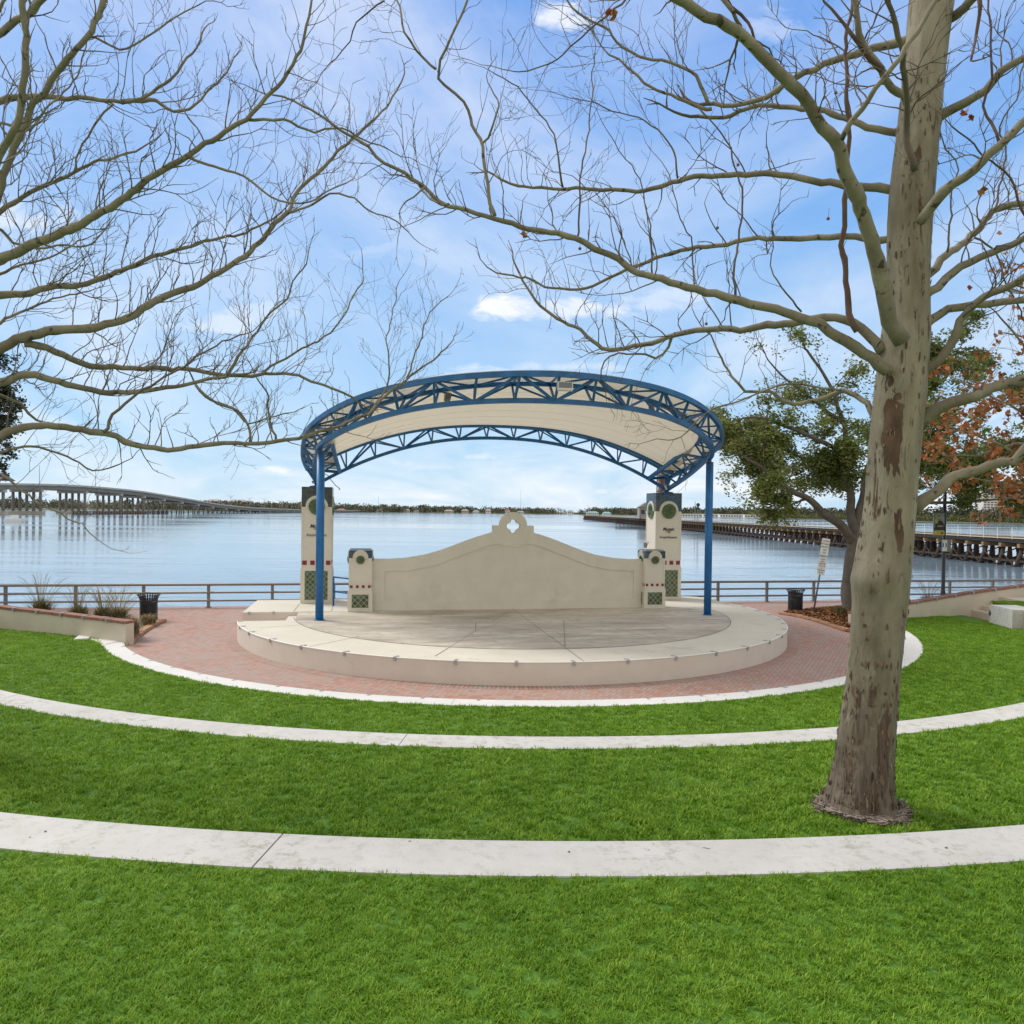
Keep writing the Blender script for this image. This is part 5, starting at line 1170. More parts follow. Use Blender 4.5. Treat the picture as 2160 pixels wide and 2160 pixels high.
# thin litter ring round the foot
lit = []; ltn = []
for k in range(1900):
    a = random.uniform(0, 2*PI); rr = .38+abs(random.gauss(0, .05))*(1+.7*math.sin(a*3+1)*math.sin(a*7)); x, y = base.x+.02+math.cos(a)*rr*1.04, base.y+math.sin(a)*rr; b_ = a+PI/2+random.gauss(0, .5); l = random.uniform(.03, .09); w = .005
    dx, dy = math.cos(b_)*l, math.sin(b_)*l; ex, ey = -math.sin(b_)*w, math.cos(b_)*w; z = Z2+.0+random.uniform(0, .045)*(1.2 if rr < .55 else .7)
    lit += [(x-dx-ex, y-dy-ey, z), (x+dx-ex, y+dy-ey, z+.012), (x+dx+ex, y+dy+ey, z+.018), (x-dx+ex, y-dy+ey, z+.006)]; ltn.append(random.random())
M['lit'] = toned('root_litter', (.06, .045, .035), (.22, .175, .14), .95, 0, (.34, .29, .24))
tag(npmesh('litter', lit, 4, M['lit'], None, ltn), None, None, None, 'stuff')
mb = MB(); mb.lathe([(0, .012), (.42, .010), (.46, 0)], 40, (base.x+.02, base.y, Z2-.012)); tag(mb.build('root_soil', M['bark_litter'], None), None, None, None, 'structure')
tR = Tw(); D0 = TD
br_ = {'mat': M['twig_bark']}
LR = [
 ([(1465, 1290), (1440, 1240), (1420, 1180), (1390, 1020), (1345, 880), (1290, 730), (1240, 600), (1215, 530), (1100, 370), (1000, 260), (880, 150), (740, 60), (620, 0), (480, -70), (300, -150)], (D0-.35, 6.3), (38, 20), {'rate': 2.2, 't0': .45}),
 ([(1243, 535), (1310, 420), (1400, 290), (1500, 150), (1590, 20), (1640, -60)], (7.3, 6.8), (13, 10), {'rate': 2.5}),
 ([(1420, 1400), (1385, 1375), (1300, 1310), (1200, 1250), (1120, 1205), (1000, 1165), (840, 1130), (740, 1105), (600, 1065), (500, 1035), (370, 965), (240, 905), (120, 870), (0, 840), (-72, 820), (-232, 770), (-332, 700), (-402, 655), (-482, 615), (-532, 560), (-622, 500), (-732, 430), (-832, 380), (-900, 355)], (D0-.2, 9.4), (27, 4), {'rate': 3.6, 't0': .22}),
 ([(-62, 815), (-92, 700), (-112, 560), (-142, 470), (-192, 380), (-277, 295), (-272, 230), (-232, 150), (-192, 60), (-172, -30)], (8.9, 8.7), (9, 5), {'rate': 3.5}),
 ([(-112, 545), (-72, 470), (-52, 370)], (8.8, 8.6), (5, 4), {'rate': 3}),
 ([(-282, 265), (-332, 220), (-382, 150), (-422, 50), (-452, -40)], (8.7, 8.6), (6, 4), {'rate': 5}),
 ([(-332, 700), (-420, 780), (-430, 830)], (9, 9.2), (4, 2.5), {'up': -.3}),
 ([(-232, 770), (-300, 760), (-360, 690), (-470, 650)], (9, 9.4), (5, 3), {}),
 ([(1400, 1335), (1375, 1300), (1340, 1260), (1280, 1215), (1220, 1195), (1130, 1205), (1000, 1225), (860, 1240), (700, 1245), (580, 1275), (450, 1305), (370, 1320), (300, 1290), (260, 1240), (150, 1180), (60, 1090), (30, 1040)], (D0, 10.6), (24, 5), {'rate': 5.5, 't0': .35}),
 ([(600, 1275), (590, 1310), (540, 1350), (500, 1340), (400, 1330), (350, 1370), (330, 1420)], (9.9, 10.2), (7, 3), {'rate': 5, 'up': .1}),
 ([(1440, 920), (1420, 905), (1300, 895), (1130, 895), (960, 900), (840, 915), (700, 930), (600, 955), (480, 990), (380, 1045), (250, 1100), (130, 1080), (0, 1035), (-60, 1030)], (D0+.1, 10.2), (18, 4), {'rate': 5, 't0': .25}),
 ([(1455, 735), (1430, 722), (1380, 715), (1270, 700), (1100, 670), (950, 655), (850, 655), (720, 665), (600, 690), (500, 715), (400, 720), (280, 712), (150, 715), (80, 705), (0, 690), (-70, 660)], (D0+.1, 9.8), (20, 5), {'rate': 4.6, 't0': .25}),
 ([(1455, 498), (1445, 495), (1340, 485), (1250, 450), (1150, 420), (1040, 400), (900, 410), (800, 435), (720, 440)], (D0+.2, 10), (17, 8), {'rate': 4.5, 't0': .2}),
 ([(1490, 150), (1480, 155), (1400, 170), (1300, 200), (1180, 240), (1070, 290), (960, 360), (870, 390), (740, 392)], (D0+.1, 9.6), (20, 9), {'rate': 4.2, 't0': .15}),
 ([(740, 392), (700, 290), (600, 230), (480, 210), (400, 160), (340, 100), (250, 50), (190, -20)], (9.6, 9.8), (9, 4), {'rate': 5}),
 ([(750, 410), (700, 400), (600, 360), (500, 310), (420, 240), (330, 170), (290, 90)], (9.6, 10), (9, 3), {'rate': 5}),
 ([(1395, 1640), (1365, 1590), (1340, 1530), (1290, 1490), (1240, 1478), (1150, 1510), (1060, 1525), (960, 1485), (880, 1470), (830, 1420), (780, 1330), (770, 1290)], (D0, 9.8), (17, 4), {'rate': 5, 't0': .3}),
 ([(1240, 1478), (1130, 1455), (1050, 1450), (960, 1475), (860, 1515), (740, 1560), (660, 1625), (590, 1660)], (9, 9.8), (6, 2.5), {'rate': 4, 'up': -.2}),
 ([(1530, 1610), (1560, 1575), (1610, 1545), (1700, 1505), (1800, 1465), (1932, 1435), (2100, 1370), (2300, 1280)], (D0, 8.0), (31, 16), {'rate': 3, 't0': .4}),
 ([(1510, 1930), (1540, 1900), (1600, 1850), (1680, 1800), (1800, 1755), (1885, 1735), (1932, 1695), (2050, 1620), (2250, 1580)], (D0, 8.2), (29, 15), {'rate': 2, 't0': .6}),
 ([(1520, 1440), (1555, 1405), (1600, 1370), (1660, 1280), (1720, 1180), (1790, 1130), (1860, 1090), (1932, 1050), (2080, 980)], (D0, 7.7), (22, 13), {'rate': 3.5, 't0': .35}),
 ([(1550, 1240), (1580, 1212), (1650, 1165), (1750, 1145), (1850, 1140), (1932, 1135), (2100, 1100)], (D0, 8.8), (21, 13), {'rate': 3.5, 't0': .3}),
 ([(1545, 1140), (1570, 1110), (1630, 1050), (1720, 995), (1800, 960), (1932, 895), (2100, 840)], (D0-.1, 8.1), (21, 13), {'rate': 3.5, 't0': .3}),
 ([(1545, 1060), (1570, 1030), (1620, 980), (1700, 920), (1760, 870), (1810, 800), (1870, 770), (1932, 768), (2080, 740)], (D0+.2, 9.6), (19, 11), {'rate': 4, 't0': .3}),
 ([(1530, 840), (1550, 815), (1600, 760), (1700, 670), (1800, 590), (1880, 510), (1932, 450), (2050, 340)], (D0-.2, 7.6), (24, 16), {'rate': 3, 't0': .35}),
 ([(1585, 470), (1610, 448), (1680, 410), (1780, 340), (1850, 270), (1932, 210), (2060, 110)], (D0, 7.9), (22, 14), {'rate': 3.2, 't0': .3}),
 ([(1610, 110), (1640, 75), (1700, 30), (1760, -40)], (D0, 8.3), (24, 18), {'rate': 2}),
 ([(1490, 390), (1475, 362), (1430, 330), (1390, 260), (1320, 170), (1300, 80), (1285, -30)], (D0-.2, 7.8), (20, 11), {'rate': 3}),
 ([(1390, 262), (1300, 150), (1250, 90), (1213, 40)], (7.9, 7.6), (15, 6), {'rate': .5, 'mat': M['sprout']}),
 ([(1515, 640), (1508, 610), (1490, 560), (1490, 450), (1480, 250), (1460, 130), (1420, 0), (1400, -60)], (D0-.4, 7.4), (16, 10), {'rate': 3, 'mat': M['twig_bark']}),
 ([(1300, 1245), (1275, 1180), (1262, 1100), (1250, 980), (1252, 780), (1265, 560), (1268, 380), (1262, 180), (1285, -20)], (8.3, 8.1), (15, 7), {'rate': .8, 'len': (.2, .6), 'mat': M['sprout']}),
 ([(840, 1125), (843, 1080), (850, 950), (868, 790), (862, 680), (838, 590), (770, 480), (705, 400)], (9, 9), (6, 3), {'rate': 1.6, 'len': (.2, .7), 'mat': M['twig_bark']}),
 ([(243, 900), (250, 780), (268, 640), (287, 540), (296, 380), (312, 220)], (9.2, 9.1), (5, 2.5), {'rate': 2.5, 'len': (.2, .7), 'mat': M['twig_bark']}),
 ([(695, 1085), (680, 980), (682, 900), (640, 850), (580, 640)], (9.1, 9), (4, 2), {'rate': 3, 'len': (.2, .6), 'mat': M['twig_bark']}),
 ([(1085, 1180), (1040, 1110), (990, 1030), (985, 930), (982, 840)], (8.8, 8.7), (4.5, 2), {'rate': 2, 'len': (.2, .6), 'mat': M['twig_bark']}),
 ([(530, 1030), (520, 850), (500, 730), (430, 600), (380, 520)], (9.2, 9.2), (4.5, 2), {'rate': 3, 'len': (.2, .7), 'mat': M['twig_bark']}),
 ([(625, 670), (620, 600), (590, 530), (500, 450), (350, 400), (220, 370)], (9.7, 9.8), (4.5, 2), {'rate': 3, 'mat': M['twig_bark']}),
 ([(190, 705), (170, 560), (110, 440), (0, 320), (-70, 260)], (9.8, 9.8), (5, 2.2), {'rate': 3, 'mat': M['twig_bark']}),
 ([(430, 0), (330, 90), (230, 170), (110, 255), (0, 265)], (7.2, 7.4), (5, 2.5), {'rate': 1.5, 'mat': M['twig_bark']}),
 ([(-480, 0), (-560, 60), (-700, 260), (-560, 200)][:3], (7.8, 8.2), (4, 2), {'rate': 2, 'mat': M['twig_bark']}),
 ([(800, -10), (830, 50), (848, 105)], (7.2, 7.3), (11, 8), {'rate': 1}), ([(810, -10), (850, 60), (900, 120), (945, 170)], (7.2, 7.5), (9, 5), {'rate': 1, 'mat': M['sprout']}),
 ([(1760, -20), (1757, 60), (1752, 130), (1738, 190), (1730, 225)], (7.6, 7.6), (11, 5), {'rate': 1, 'up': -1, 'len': (.1, .3), 'mat': M['sprout']}),
 ([(1835, 540), (1800, 470), (1775, 400), (1805, 300), (1812, 160), (1800, 40), (1800, -40)], (8, 8), (7, 4), {'rate': 3, 'mat': M['sprout']}),
 ([(1932, 820), (1880, 680), (1810, 600), (1720, 530), (1665, 480)], (8.2, 8), (6, 3), {'rate': 2, 'mat': M['sprout']}),
 ([(1640, 960), (1660, 760), (1680, 640), (1640, 560), (1610, 480)], (9, 9.2), (5, 2.5), {'rate': 4, 'mat': M['twig_bark']}),
 ([(1820, 800), (1860, 600), (1850, 480), (1900, 380), (1932, 250)], (9.2, 9.4), (5, 3), {'rate': 4, 'mat': M['twig_bark']}),
 ([(1750, 900), (1830, 960), (1860, 1050), (1900, 1130), (1932, 1210)], (9.2, 9.6), (5, 3), {'rate': 4, 'up': .2, 'mat': M['twig_bark']}),
]
limb_tree([(cRt(a), b, c, d) for a, b, c, d in LR], sr2, tR, sro, M['limb_bark'], 1.7, .75)
tR.build('crown', M['twig_bark'], sr2, sro)
# a few dead leaves and seed balls still hanging
lv = []; ltn = []
def leafquad(c, s_, vs, tn):
    a = rv().normalized(); b = a.cross(rv()).normalized(); n_ = a.cross(b)
    vs += [c-a*s_, c-b*s_*.75+n_*s_*.3, c+a*s_, c+b*s_*.75+n_*s_*.3]; tn.append(random.random())
mb = MB()
for (x, y, Y) in ((380, 57, 7.0), (366, 42, 7.0), (1780, 715, 7.8), (44, 885, 9.1), (1735, 450, 8), (1710, 420, 8)):
    lv = []; ltn = []; c_ = W(1080+x/1.789, y/1.789, Y)
    for k in range(3): leafquad(c_+rv(.012), .045, lv, ltn)
    npmesh('dead_leaf', lv, 4, M['orange_leaf'], sr2, ltn, sro)
for (x, y, Y) in ((775, 860, 9), (853, 622, 9), (1193, 825, 8.6), (256, 938, 9), (733, 1222, 9.3), (1222, 350, 8.9)):
    p = W(1080+x/1.789, y/1.789, Y); mb.lathe([(0, -.02), (.014, -.014), (.02, 0), (.014, .014), (0, .02)], 8, p); mb.tube([p+Vector((0, 0, .015)), p+Vector((.01, 0, .12))], .0025, 3)
mb.build('seed_ball', M['leaf_brown'], sr2, sro)
# ---- leafy trees: trunk, limbs, twigs and small leaf faces spread through uneven clumps
def leaf_mesh(name, clumps, per, size, mat, parent, off, flat=.7):
    vs = []; tn = []
    for (c, r, w_) in clumps:
        k = int(per*w_); base_t = random.gauss(.55, .17)
        P = RNG.normal(size=(k, 3)); P /= np.maximum(np.linalg.norm(P, axis=1), 1e-6)[:, None]; P *= (RNG.random(k)**(1/2.2))[:, None]*r; P[:, 2] *= flat
        A = RNG.normal(size=(k, 3)); A[:, 2] *= .5; A /= np.linalg.norm(A, axis=1)[:, None]; B = np.cross(A, RNG.normal(size=(k, 3))); B /= np.linalg.norm(B, axis=1)[:, None]
        s_ = size*(.6+.8*RNG.random(k))[:, None]; c0 = np.array(c)+P
        vs.append(np.stack([c0-A*s_, c0-B*s_*.5, c0+A*s_, c0+B*s_*.5], 1).reshape(-1, 3)); tn.append(np.clip(base_t+RNG.normal(0, .22, k), 0, 1))
    return npmesh(name, np.concatenate(vs), 4, mat, parent, np.concatenate(tn), off)
def leafy(name, label, base, limbs, tips_n, cmat, per, size, rclump, bark, extra=(), wood=None, sub=(1.4, 3)):
    t = thing(name, label, 'tree', base); off = tuple(base); tw = Tw(); tips = []
    for i, (pts, r0, r1) in enumerate(limbs):
        P, Rd = resample([Vector(p) for p in pts], [r0+(r1-r0)*(j/(len(pts)-1))**.8 for j in range(len(pts))], .25)
        P = [p+Vector((mnoise.noise(p*.9), mnoise.noise(p*.9+Vector((5, 0, 0))), 0))*.12*(0 if j == 0 else 1) for j, p in enumerate(P)]
        m = MB(); m.tube(P, Rd, 14 if i == 0 else 9); m.build('trunk' if i == 0 else 'limb', bark, t, off, True)
        if i == 0: continue
        for j in range(2, len(P)):
            f = j/len(P)
            if random.random() < tips_n*f:
                tg = (P[j]-P[j-1]).normalized(); s_ = tg.cross(rv()).normalized(); dd = (tg*.5+s_+Vector((0, 0, .25))).normalized(); twig(tw, P[j], dd, random.uniform(*sub)*.7, max(.012, Rd[j]*.4), 2, .3, tips)
        twig(tw, P[-1], P[-1]-P[-2], random.uniform(*sub)*.6, max(.012, Rd[-1]), 2, .3, tips)
    tw.build('twigs', wood or bark, t, off)
    def pxy(p): q = p-Vector((0, 0, H)); d_ = q.dot(FV); return 1080+F_*q.dot(RV)/d_, CY-F_*q.dot(UV_)/d_
    thin = lambda p: (.10 if pxy(p)[0] < 1800 and pxy(p)[1] < 815 else 0. if 1935 < pxy(p)[0] < 2030 and pxy(p)[1] > 1025 else (.35 if pxy(p)[0] < 1850 and pxy(p)[1] < 870 else 1.)) if name == 'oak_tree' else (0. if pxy(p)[1] > 1005 else 1.)
    cl = [(p, rclump*random.uniform(.4, 1.2), thin(p)*random.choice((0, .1, .25, .5, .8, 1))) for p, d in tips if random.random() < .8]+[(p, r, w*thin(p)) for p, r, w in extra]
    leaf_mesh('crown', cl, per, size, cmat, t, off); return t, tips
ob = Vector(G(1797, 1284, .08)); 
def OW(px, py, Y): return W(px, py, Y)
oy = ob.y
limbs = [([ob-Vector((0, 0, .15)), OW(1794, 1262, oy), OW(1797, 1210, oy), OW(1802, 1160, oy), OW(1806, 1140, oy)], .42, .34),
 ([OW(1803, 1150, oy), OW(1772, 1108, oy-.3), OW(1735, 1082, oy-.7), OW(1703, 1052, oy-1.0), OW(1668, 1035, oy-1.4), OW(1625, 1000, oy-2), OW(1570, 960, oy-2.2)], .24, .05),
 ([OW(1806, 1145, oy), OW(1797, 1090, oy), OW(1793, 1055, oy), OW(1784, 1010, oy), OW(1790, 960, oy+.2), OW(1778, 890, oy+.5), OW(1750, 810, oy+.6), OW(1700, 740, oy+.6)], .24, .05),
 ([OW(1808, 1145, oy), OW(1813, 1080, oy), OW(1817, 1040, oy+.4), OW(1832, 980, oy+.8), OW(1860, 900, oy+1.2), OW(1900, 820, oy+1.5), OW(1960, 760, oy+1.5)], .2, .05),
 ([OW(1808, 1140, oy), OW(1850, 1090, oy+.5), OW(1920, 1060, oy+1), OW(2000, 1020, oy+1.5), OW(2080, 990, oy+1.5), OW(2160, 960, oy+1.5)], .2, .05),
 ([OW(1790, 960, oy+.2), OW(1730, 930, oy-.8), OW(1660, 900, oy-1), OW(1590, 880, oy-1), OW(1545, 890, oy-1)], .12, .03),
 ([OW(1778, 890, oy+.5), OW(1720, 850, oy+.8), OW(1660, 800, oy+1), OW(1620, 760, oy+1)], .10, .03),
 ([OW(1832, 980, oy+.8), OW(1900, 960, oy), OW(1980, 930, oy-.5), OW(2060, 880, oy-.5), OW(2120, 840, oy-.5)], .12, .03),
 ([OW(1784, 1010, oy), OW(1740, 990, oy+1), OW(1680, 960, oy+1.5), OW(1620, 930, oy+2)], .10, .03),
 ([OW(1860, 900, oy+1.2), OW(1930, 850, oy+2), OW(2000, 790, oy+2.2), OW(2020, 740, oy+2.2)], .12, .03),
 ([OW(1920, 1060, oy+1), OW(2000, 1060, oy+.5), OW(2080, 1055, oy), OW(2150, 1050, oy)], .09, .03)]
ex = []
for (x, y, r, w_) in ((1560, 1000, 1.0, .8), (1600, 940, 1.3, 1.6), (1660, 930, 1.4, 2), (1700, 880, 1.3, 2), (1690, 990, 1.3, 2), (1640, 1020, 1.0, 1.2), (1750, 930, 1.4, 2), (1740, 1010, 1.0, 1.4), (1630, 870, 1.0, .9), (1780, 860, 1.2, 1.6), (1540, 910, .8, .5), (1590, 1050, .6, .4), (1720, 830, .9, .8),
                      (1990, 760, 1.4, 1.7), (1960, 800, 1.3, 1.6), (2060, 800, 1.3, 1.0), (1900, 900, 1.5, 2), (1940, 960, 1.5, 2.2), (1980, 1020, 1.2, 1.8), (2040, 960, 1.4, 1.6), (2100, 1000, 1.3, 1.6), (2140, 1040, 1.2, 1.4), (2090, 900, 1.2, 1), (1880, 990, 1.3, 2), (2130, 960, 1.3, 1.4), (1850, 800, 1.2, 1.2), (2060, 1040, .9, 1.0)):
    c_ = OW(x, y, oy+random.uniform(-1.5, 2))
    for k in range(11):
        o_ = rv(); o_ = o_.normalized()*r*random.uniform(.3, 1.35); o_.z *= .75; ex.append((c_+o_, random.uniform(.25, .6), w_*random.uniform(.07, .36)))
leafy('oak_tree', 'leafy green oak with grey forked trunk on the mulch bed behind the big sycamore', ob, limbs, .42, M['oak_leaf'], 300, .07, .62, M['oak_bark'], ex)
# dark evergreen at the left edge
eb = Vector((-27.0, 34.0, .0))
limbs = [([eb, eb+Vector((.1, 0, 2)), eb+Vector((0, 0, 5)), eb+Vector((-.2, 0, 8))], .4, .15)]+[([eb+Vector((0, 0, z)), eb+Vector((1.2*math.cos(a), 1.2*math.sin(a), z+.7)), eb+Vector((2.6*math.cos(a), 2.6*math.sin(a), z+1.2))], .1, .03) for z, a in ((2, 0), (3, 1.5), (3.5, 3), (4.5, .3), (5, 4.4), (6, 5.6), (6.5, 1), (5.5, -.5))]
ex = []
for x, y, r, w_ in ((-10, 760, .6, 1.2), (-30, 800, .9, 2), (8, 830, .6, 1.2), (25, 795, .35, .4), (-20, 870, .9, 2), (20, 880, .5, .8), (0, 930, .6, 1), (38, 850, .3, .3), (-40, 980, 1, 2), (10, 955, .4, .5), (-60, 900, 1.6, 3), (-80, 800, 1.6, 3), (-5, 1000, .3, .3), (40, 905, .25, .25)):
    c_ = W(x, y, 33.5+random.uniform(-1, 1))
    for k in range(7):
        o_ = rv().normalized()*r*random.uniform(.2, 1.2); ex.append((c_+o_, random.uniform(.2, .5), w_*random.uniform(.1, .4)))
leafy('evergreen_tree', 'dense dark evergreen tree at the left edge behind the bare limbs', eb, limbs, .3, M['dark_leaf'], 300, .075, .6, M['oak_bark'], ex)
# orange-leaved young sycamore at the right edge
yb = Vector((16.6, 21.8, Z2-.05))
OY_ = yb.y
def Q(px, py, dy=0): return W(px, py, OY_+dy)
limbs = [([yb, yb+Vector((0, 0, 1.5)), Q(2330, 1000), Q(2325, 820), Q(2320, 600), Q(2318, 400)], .16, .05)]
for L_ in ([(2330, 1060), (2230, 1045), (2160, 1020), (2080, 1015), (2010, 1000)], [(2330, 1040), (2240, 1000), (2160, 960), (2090, 930), (2020, 905), (1965, 890)], [(2328, 980), (2240, 920), (2160, 870), (2080, 830), (2010, 800)], [(2326, 900), (2240, 820), (2170, 740), (2120, 680), (2080, 640)],
           [(2325, 820), (2250, 760), (2180, 720), (2110, 700)], [(2320, 700), (2260, 620), (2190, 560), (2150, 520)], [(2330, 1070), (2250, 1075), (2180, 1060), (2120, 1050)], [(2328, 1010), (2230, 960), (2150, 935), (2060, 960), (1990, 960)], [(2326, 880), (2230, 860), (2140, 850), (2050, 870)], [(2322, 640), (2240, 640), (2160, 620), (2110, 600)]):
    dd = random.uniform(-1, 1); limbs.append(([Q(x, y, dd*i/4) for i, (x, y) in enumerate(L_)], .06, .012))
t = thing('sycamore_tree', 'young sycamore with sparse rust-orange leaves reaching in from the right edge', 'tree', yb); tw = Tw(); tips = []
for i, (pts, r0, r1) in enumerate(limbs):
    P, Rd = resample([Vector(p) for p in pts], [r0+(r1-r0)*(j/(len(pts)-1)) for j in range(len(pts))], .15); P = [p+Vector((mnoise.noise(p*2), 0, mnoise.noise(p*2+Vector((4, 0, 0)))))*.06 for p in P]
    m = MB(); m.tube(P, Rd, 9); m.build('trunk' if i == 0 else 'limb', M['limb_bark'], t, tuple(yb), True)
    if i:
        for j in range(3, len(P)):
            if random.random() < .55:
                tg = (P[j]-P[j-1]).normalized(); s_ = tg.cross(rv()).normalized(); twig(tw, P[j], (tg*.8+s_*.8+Vector((0, 0, .2))), random.uniform(.6, 1.6), .012, 2, .4, tips, .9)
tw.build('twigs', M['twig_pale'], t, tuple(yb))
lv = []; ltn = []
for p, d in tips:
    px = 1080+F_*(p-Vector((0, 0, H))).dot(RV)/(p-Vector((0, 0, H))).dot(FV)
    dens = .36 if p.z > 8.2 else (.95 if p.z < 7.2 else .7)
    if random.random() < dens*.95:
        for k in range(random.choice((1, 2, 2, 3))): leafquad(p+rv(.07)+Vector((0, 0, -.05)), random.uniform(.065, .115), lv, ltn)
npmesh('crown', lv, 4, M['orange_leaf'], t, ltn, tuple(yb))
# ------------------------------------------------------------------ lawn: short blades on the three terraces
def blades(r0, r1, a0, a1, z, dens, h, w, seed, test=None, rmin=None, tb=.45):
    rg = np.random.default_rng(seed); area = (R(a1)-R(a0))*(r1*r1-r0*r0)/2; n_ = int(area*dens)
    per = 16; nc = n_//per; n_ = nc*per                        # blades grow in small clumps that lean together
    r = np.sqrt(rg.uniform(r0*r0, r1*r1, nc)); a = rg.uniform(R(a0), R(a1), nc); x, y = CX+r*np.cos(a), CYc+r*np.sin(a)
    cth = rg.uniform(0, 2*np.pi, nc); ct = rg.normal(0, .09, nc); ch = rg.uniform(.75, 1.2, nc)
    sp2 = (1/np.sqrt(dens/per))*.55
    x = np.repeat(x, per)+rg.normal(0, sp2, n_); y = np.repeat(y, per)+rg.normal(0, sp2, n_); cth, ct, ch = np.repeat(cth, per), np.repeat(ct, per), np.repeat(ch, per)
    rr_ = np.hypot(x-CX, y-CYc); ok_ = (rr_ > r0-.03) & (rr_ < r1+.02); x, y, cth, ct, ch = x[ok_], y[ok_], cth[ok_], ct[ok_], ch[ok_]
    # only where the camera or a step to the side could see it
    k = (y > 2.2) & (np.abs(x) < .80*y+2.5)
    if test is not None: k &= test(x, y)
    x, y, cth, ct, ch = x[k], y[k], cth[k], ct[k], ch[k]; n_ = len(x)
    def fld(s_, o):                                             # smooth tone field from a few sines
        return np.sin(x*s_*1.3+o+1.7*np.sin(y*s_*.9+o))*np.sin(y*s_*1.1+2*o+1.3*np.sin(x*s_*.8))
    th = cth+rg.normal(0, .9, n_); lean = rg.uniform(.3, 1.15, n_)*h; hh = h*rg.uniform(.45, 1.1, n_)*ch
    dx, dy = np.cos(th), np.sin(th); wx, wy = -dy*w/2, dx*w/2
    b = np.stack([x, y, np.full(n_, z-.008)], 1); tip = np.stack([x+dx*lean, y+dy*lean, z-.008+hh], 1); sd = np.stack([wx, wy, np.zeros(n_)], 1); md = b*.5+tip*.5; md[:, 2] += hh*.22
    V_ = np.stack([b-sd, b+sd, md+sd*.8, md-sd*.8, md-sd*.8, md+sd*.8, tip+sd*.12, tip-sd*.12], 1).reshape(-1, 3)
    tone = np.clip(tb+.06*fld(1.1, seed)+.06*fld(3.3, seed+2)+.06*fld(9, seed+1)+rg.normal(0, .15, n_)+ct, 0, 1)
    o = npmesh('grass', V_, 4, M['blade'], None, np.repeat(tone, 2)); return tag(o, None, None, None, 'stuff')
def clear_walls(x, y):
    ok = np.ones(len(x), bool)
    for P, sgn_ in ((WLp, 1), (WRp, 1)):
        for (x1, y1), (x2, y2) in zip(P, P[1:]):
            a, b_ = min(x1, x2), max(x1, x2); yy = y1+(y2-y1)*(x-x1)/(x2-x1); ok &= ~((x >= a) & (x <= b_) & (y > yy-.02))
    ok &= ~((x < -11.3) & (y > 23.0) & (x > -12.4) & (y > 22.6+(-11.6-x)*.5))
    ok &= ~((x > 17.5) & (y > 29.2) & (x < 20))
    ok &= ~((x > 12.7) & (x < 14.2) & (y > 28.6))
    return ok
blades(RB1+.01, RA2-.01, -163, 4, Z1-.012, 2300, .060, .014, 11, clear_walls)
bx_, by_ = base.x, base.y
blades(RB2+.005, RA3-.005, -165, 2, Z2-.015, 4200, .056, .0115, 12, lambda x, y: (x-bx_)**2+(y-by_)**2 > (.385+.06*np.sin(9*x+13*y)*np.sin(21*x-8*y))**2)
blades(RB3+.005, 28.2, -125, -55, Z3-.015, 11500, .038, .0065, 13)
# tufts that spill over the back edges of the rings
# ------------------------------------------------------------------ sky, sun, camera
SUN_EL, SUN_AZ = R(48), R(-62)                                  # azimuth from +Y towards +X; the sun is at the left, a little beyond the stage
sd = Vector((math.sin(SUN_AZ)*math.cos(SUN_EL), math.cos(SUN_AZ)*math.cos(SUN_EL), math.sin(SUN_EL)))
sun = bpy.data.lights.new('sun', 'SUN'); sun.energy = 1.1; sun.angle = R(20); sun.color = (1., .96, .90)
so = bpy.data.objects.new('sun', sun); C.objects.link(so); so.rotation_euler = (-sd).to_track_quat('-Z', 'Y').to_euler(); so.location = (0, 0, 60)
w = bpy.data.worlds.new('World'); S.world = w; w.use_nodes = True; nt = w.node_tree; bg = nt.nodes['Background']
class WN(NT):
    def __init__(s, t): s.t = t; s.co = t.nodes.new('ShaderNodeTexCoord')
n = WN(nt)
sky = nd(nt, 'ShaderNodeTexSky', _sky_type='NISHITA'); sky.sun_disc = False; sky.sun_elevation = SUN_EL; sky.sun_rotation = SUN_AZ; sky.altitude = 0; sky.air_density = 1.0; sky.dust_density = .6; sky.ozone_density = 2.0
dirv = n.sep(n.co.outputs['Generated'])
zc = n.math('MAXIMUM', dirv[2], 0.0); den_ = n.math('ADD', zc, .14)
pl_ = n.comb(n.math('DIVIDE', dirv[0], den_), n.math('DIVIDE', dirv[1], den_), 0.)
w1 = n.noise(.8, 9, n.mapping(pl_, scale=(1., .55, 1), rot=(0, 0, R(-28))), 1.0, .58)
w2 = n.noise(.34, 4, n.mapping(pl_, scale=(1, .7, 1), rot=(0, 0, R(-20)), loc=(3.1, 1.7, 0)), .4, .5)
wisp = n.math('MULTIPLY', n.ramp(w1, [(.35, 0.), (.62, 1.)]), n.ramp(w2, [(.33, .28), (.55, 1.)]))
wisp = n.math('MULTIPLY', wisp, .8)
over = n.math('MAXIMUM', n.ramp(dirv[2], [(.58, 0.), (.80, 1.)]), n.ramp(n.math('MULTIPLY', dirv[1], -1.), [(.0, 0.), (.40, 1.)]))   # unseen warm white cloud added overhead and behind to neutralise the blue ambient light
cov = wisp
ey = n.math('MAXIMUM', dirv[1], .05); sx_, sz_ = n.math('DIVIDE', dirv[0], ey), n.math('DIVIDE', dirv[2], ey)
edge = n.noise(15., 7, n.mapping(n.comb(sx_, sz_), scale=(1, 1.7, 1)), .5, .62)
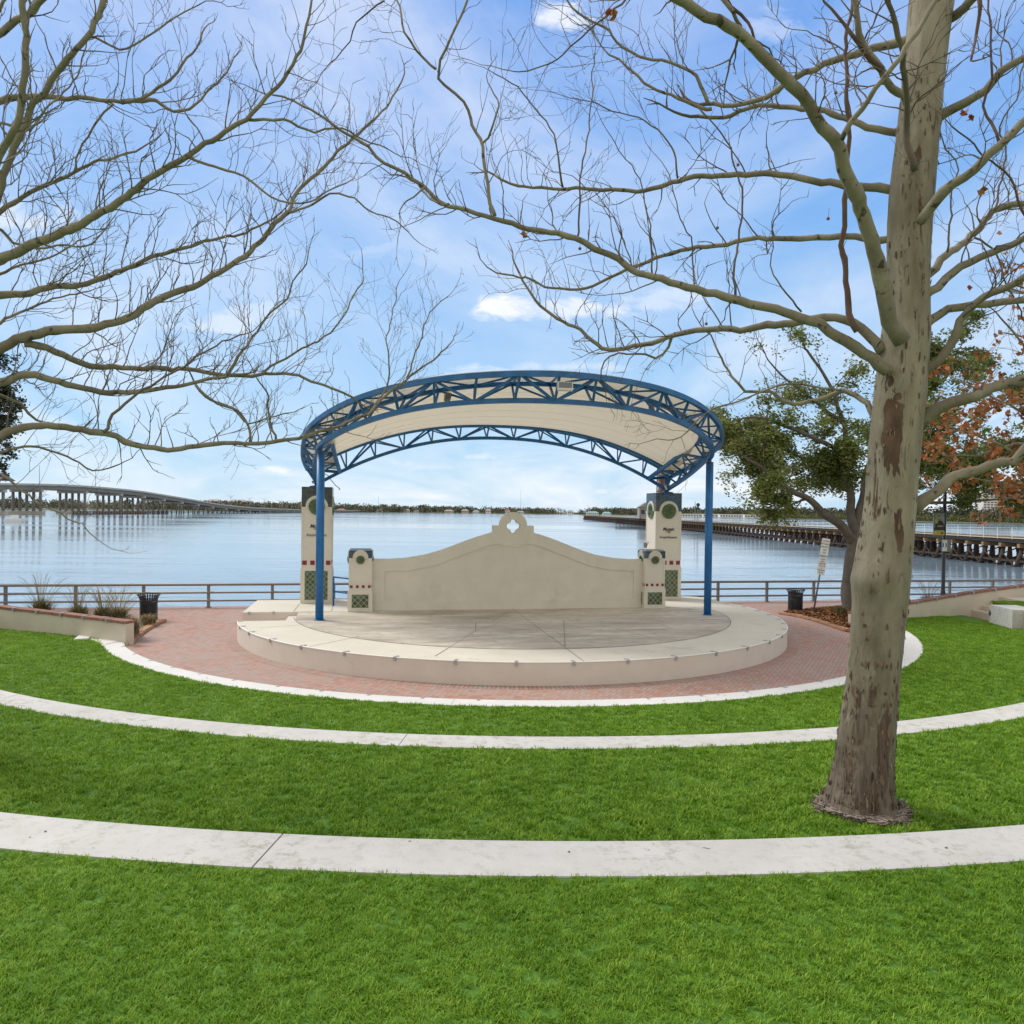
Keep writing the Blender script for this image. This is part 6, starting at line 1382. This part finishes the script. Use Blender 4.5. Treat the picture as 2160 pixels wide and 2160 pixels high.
def puff(px, py, rx, ry, amt):
    d = ray(px, py); cx_, cz_ = d.x/d.y, d.z/d.y
    a = n.math('DIVIDE', n.math('SUBTRACT', sx_, cx_), rx/F_); b = n.math('DIVIDE', n.math('SUBTRACT', sz_, cz_), ry/F_)
    b = n.math('MULTIPLY', b, n.math('ADD', 1.0, n.math('MULTIPLY', n.math('LESS_THAN', b, 0.), .8)))
    q = n.math('SQRT', n.math('ADD', n.math('MULTIPLY', a, a), n.math('MULTIPLY', b, b)))
    q = n.math('ADD', n.math('SUBTRACT', 1.0, q), n.math('MULTIPLY', n.math('SUBTRACT', edge, .5), 2.6))
    return n.math('MULTIPLY', n.ramp(q, [(.05, 0.), (.75, 1.)]), amt)
for P in ((1065, 655, 105, 48, .9), (1230, 660, 150, 55, .75), (1400, 640, 130, 60, .5), (1190, 40, 110, 50, .8), (1640, 60, 90, 60, .35), (1000, 790, 110, 26, .7), (1200, 775, 160, 22, .5), (588, 992, 62, 13, .75), (1010, 965, 45, 13, .55), (950, 985, 190, 24, .35), (1270, 1038, 45, 15, .6), (800, 1022, 60, 12, .5), (450, 690, 210, 40, .55), (60, 470, 170, 60, .6), (540, 660, 120, 45, .45), (840, 540, 240, 60, .3), (160, 960, 130, 25, .35), (1300, 870, 120, 20, .3)):
    cov = n.math('MAXIMUM', cov, puff(*P))
cl = n.mix(n.ramp(edge, [(.35, 0.), (.65, 1.)]), (4.0, 4.2, 4.5), (4.7, 4.7, 4.7))
grad = n.ramp(dirv[2], [(.0, (.245, .34, .42)), (.10, (.185, .30, .42)), (.26, (.128, .245, .415)), (.45, (.078, .185, .40)), (.62, (.055, .15, .38))])
base_c = n.mix(.12, n.mix(1.0, grad, (10., 10., 10.), 'MULTIPLY'), n.mix(1.0, sky.outputs[0], (.55, .6, .65), 'MULTIPLY'))
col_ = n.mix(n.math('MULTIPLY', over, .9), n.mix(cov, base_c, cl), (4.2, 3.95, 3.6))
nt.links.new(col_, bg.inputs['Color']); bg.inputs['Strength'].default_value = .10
cam = bpy.data.cameras.new('camera'); co_ = bpy.data.objects.new('camera', cam); C.objects.link(co_); S.camera = co_
cam.sensor_width = 36; cam.sensor_fit = 'HORIZONTAL'; cam.lens = 36*F_/2160; cam.shift_y = (CY-1080)/2160; cam.clip_start = .1; cam.clip_end = 20000
mt = Matrix((( RV.x, UV_.x, -FV.x, 0), (RV.y, UV_.y, -FV.y, 0), (RV.z, UV_.z, -FV.z, H), (0, 0, 0, 1))); co_.matrix_world = mt
S.view_settings.view_transform = 'Standard'; S.view_settings.look = 'None'; S.view_settings.gamma = 1; S.view_settings.exposure = 1.2
S.render.resolution_x = S.render.resolution_y = 1024
S.cycles.max_bounces = 8; S.cycles.transparent_max_bounces = 8
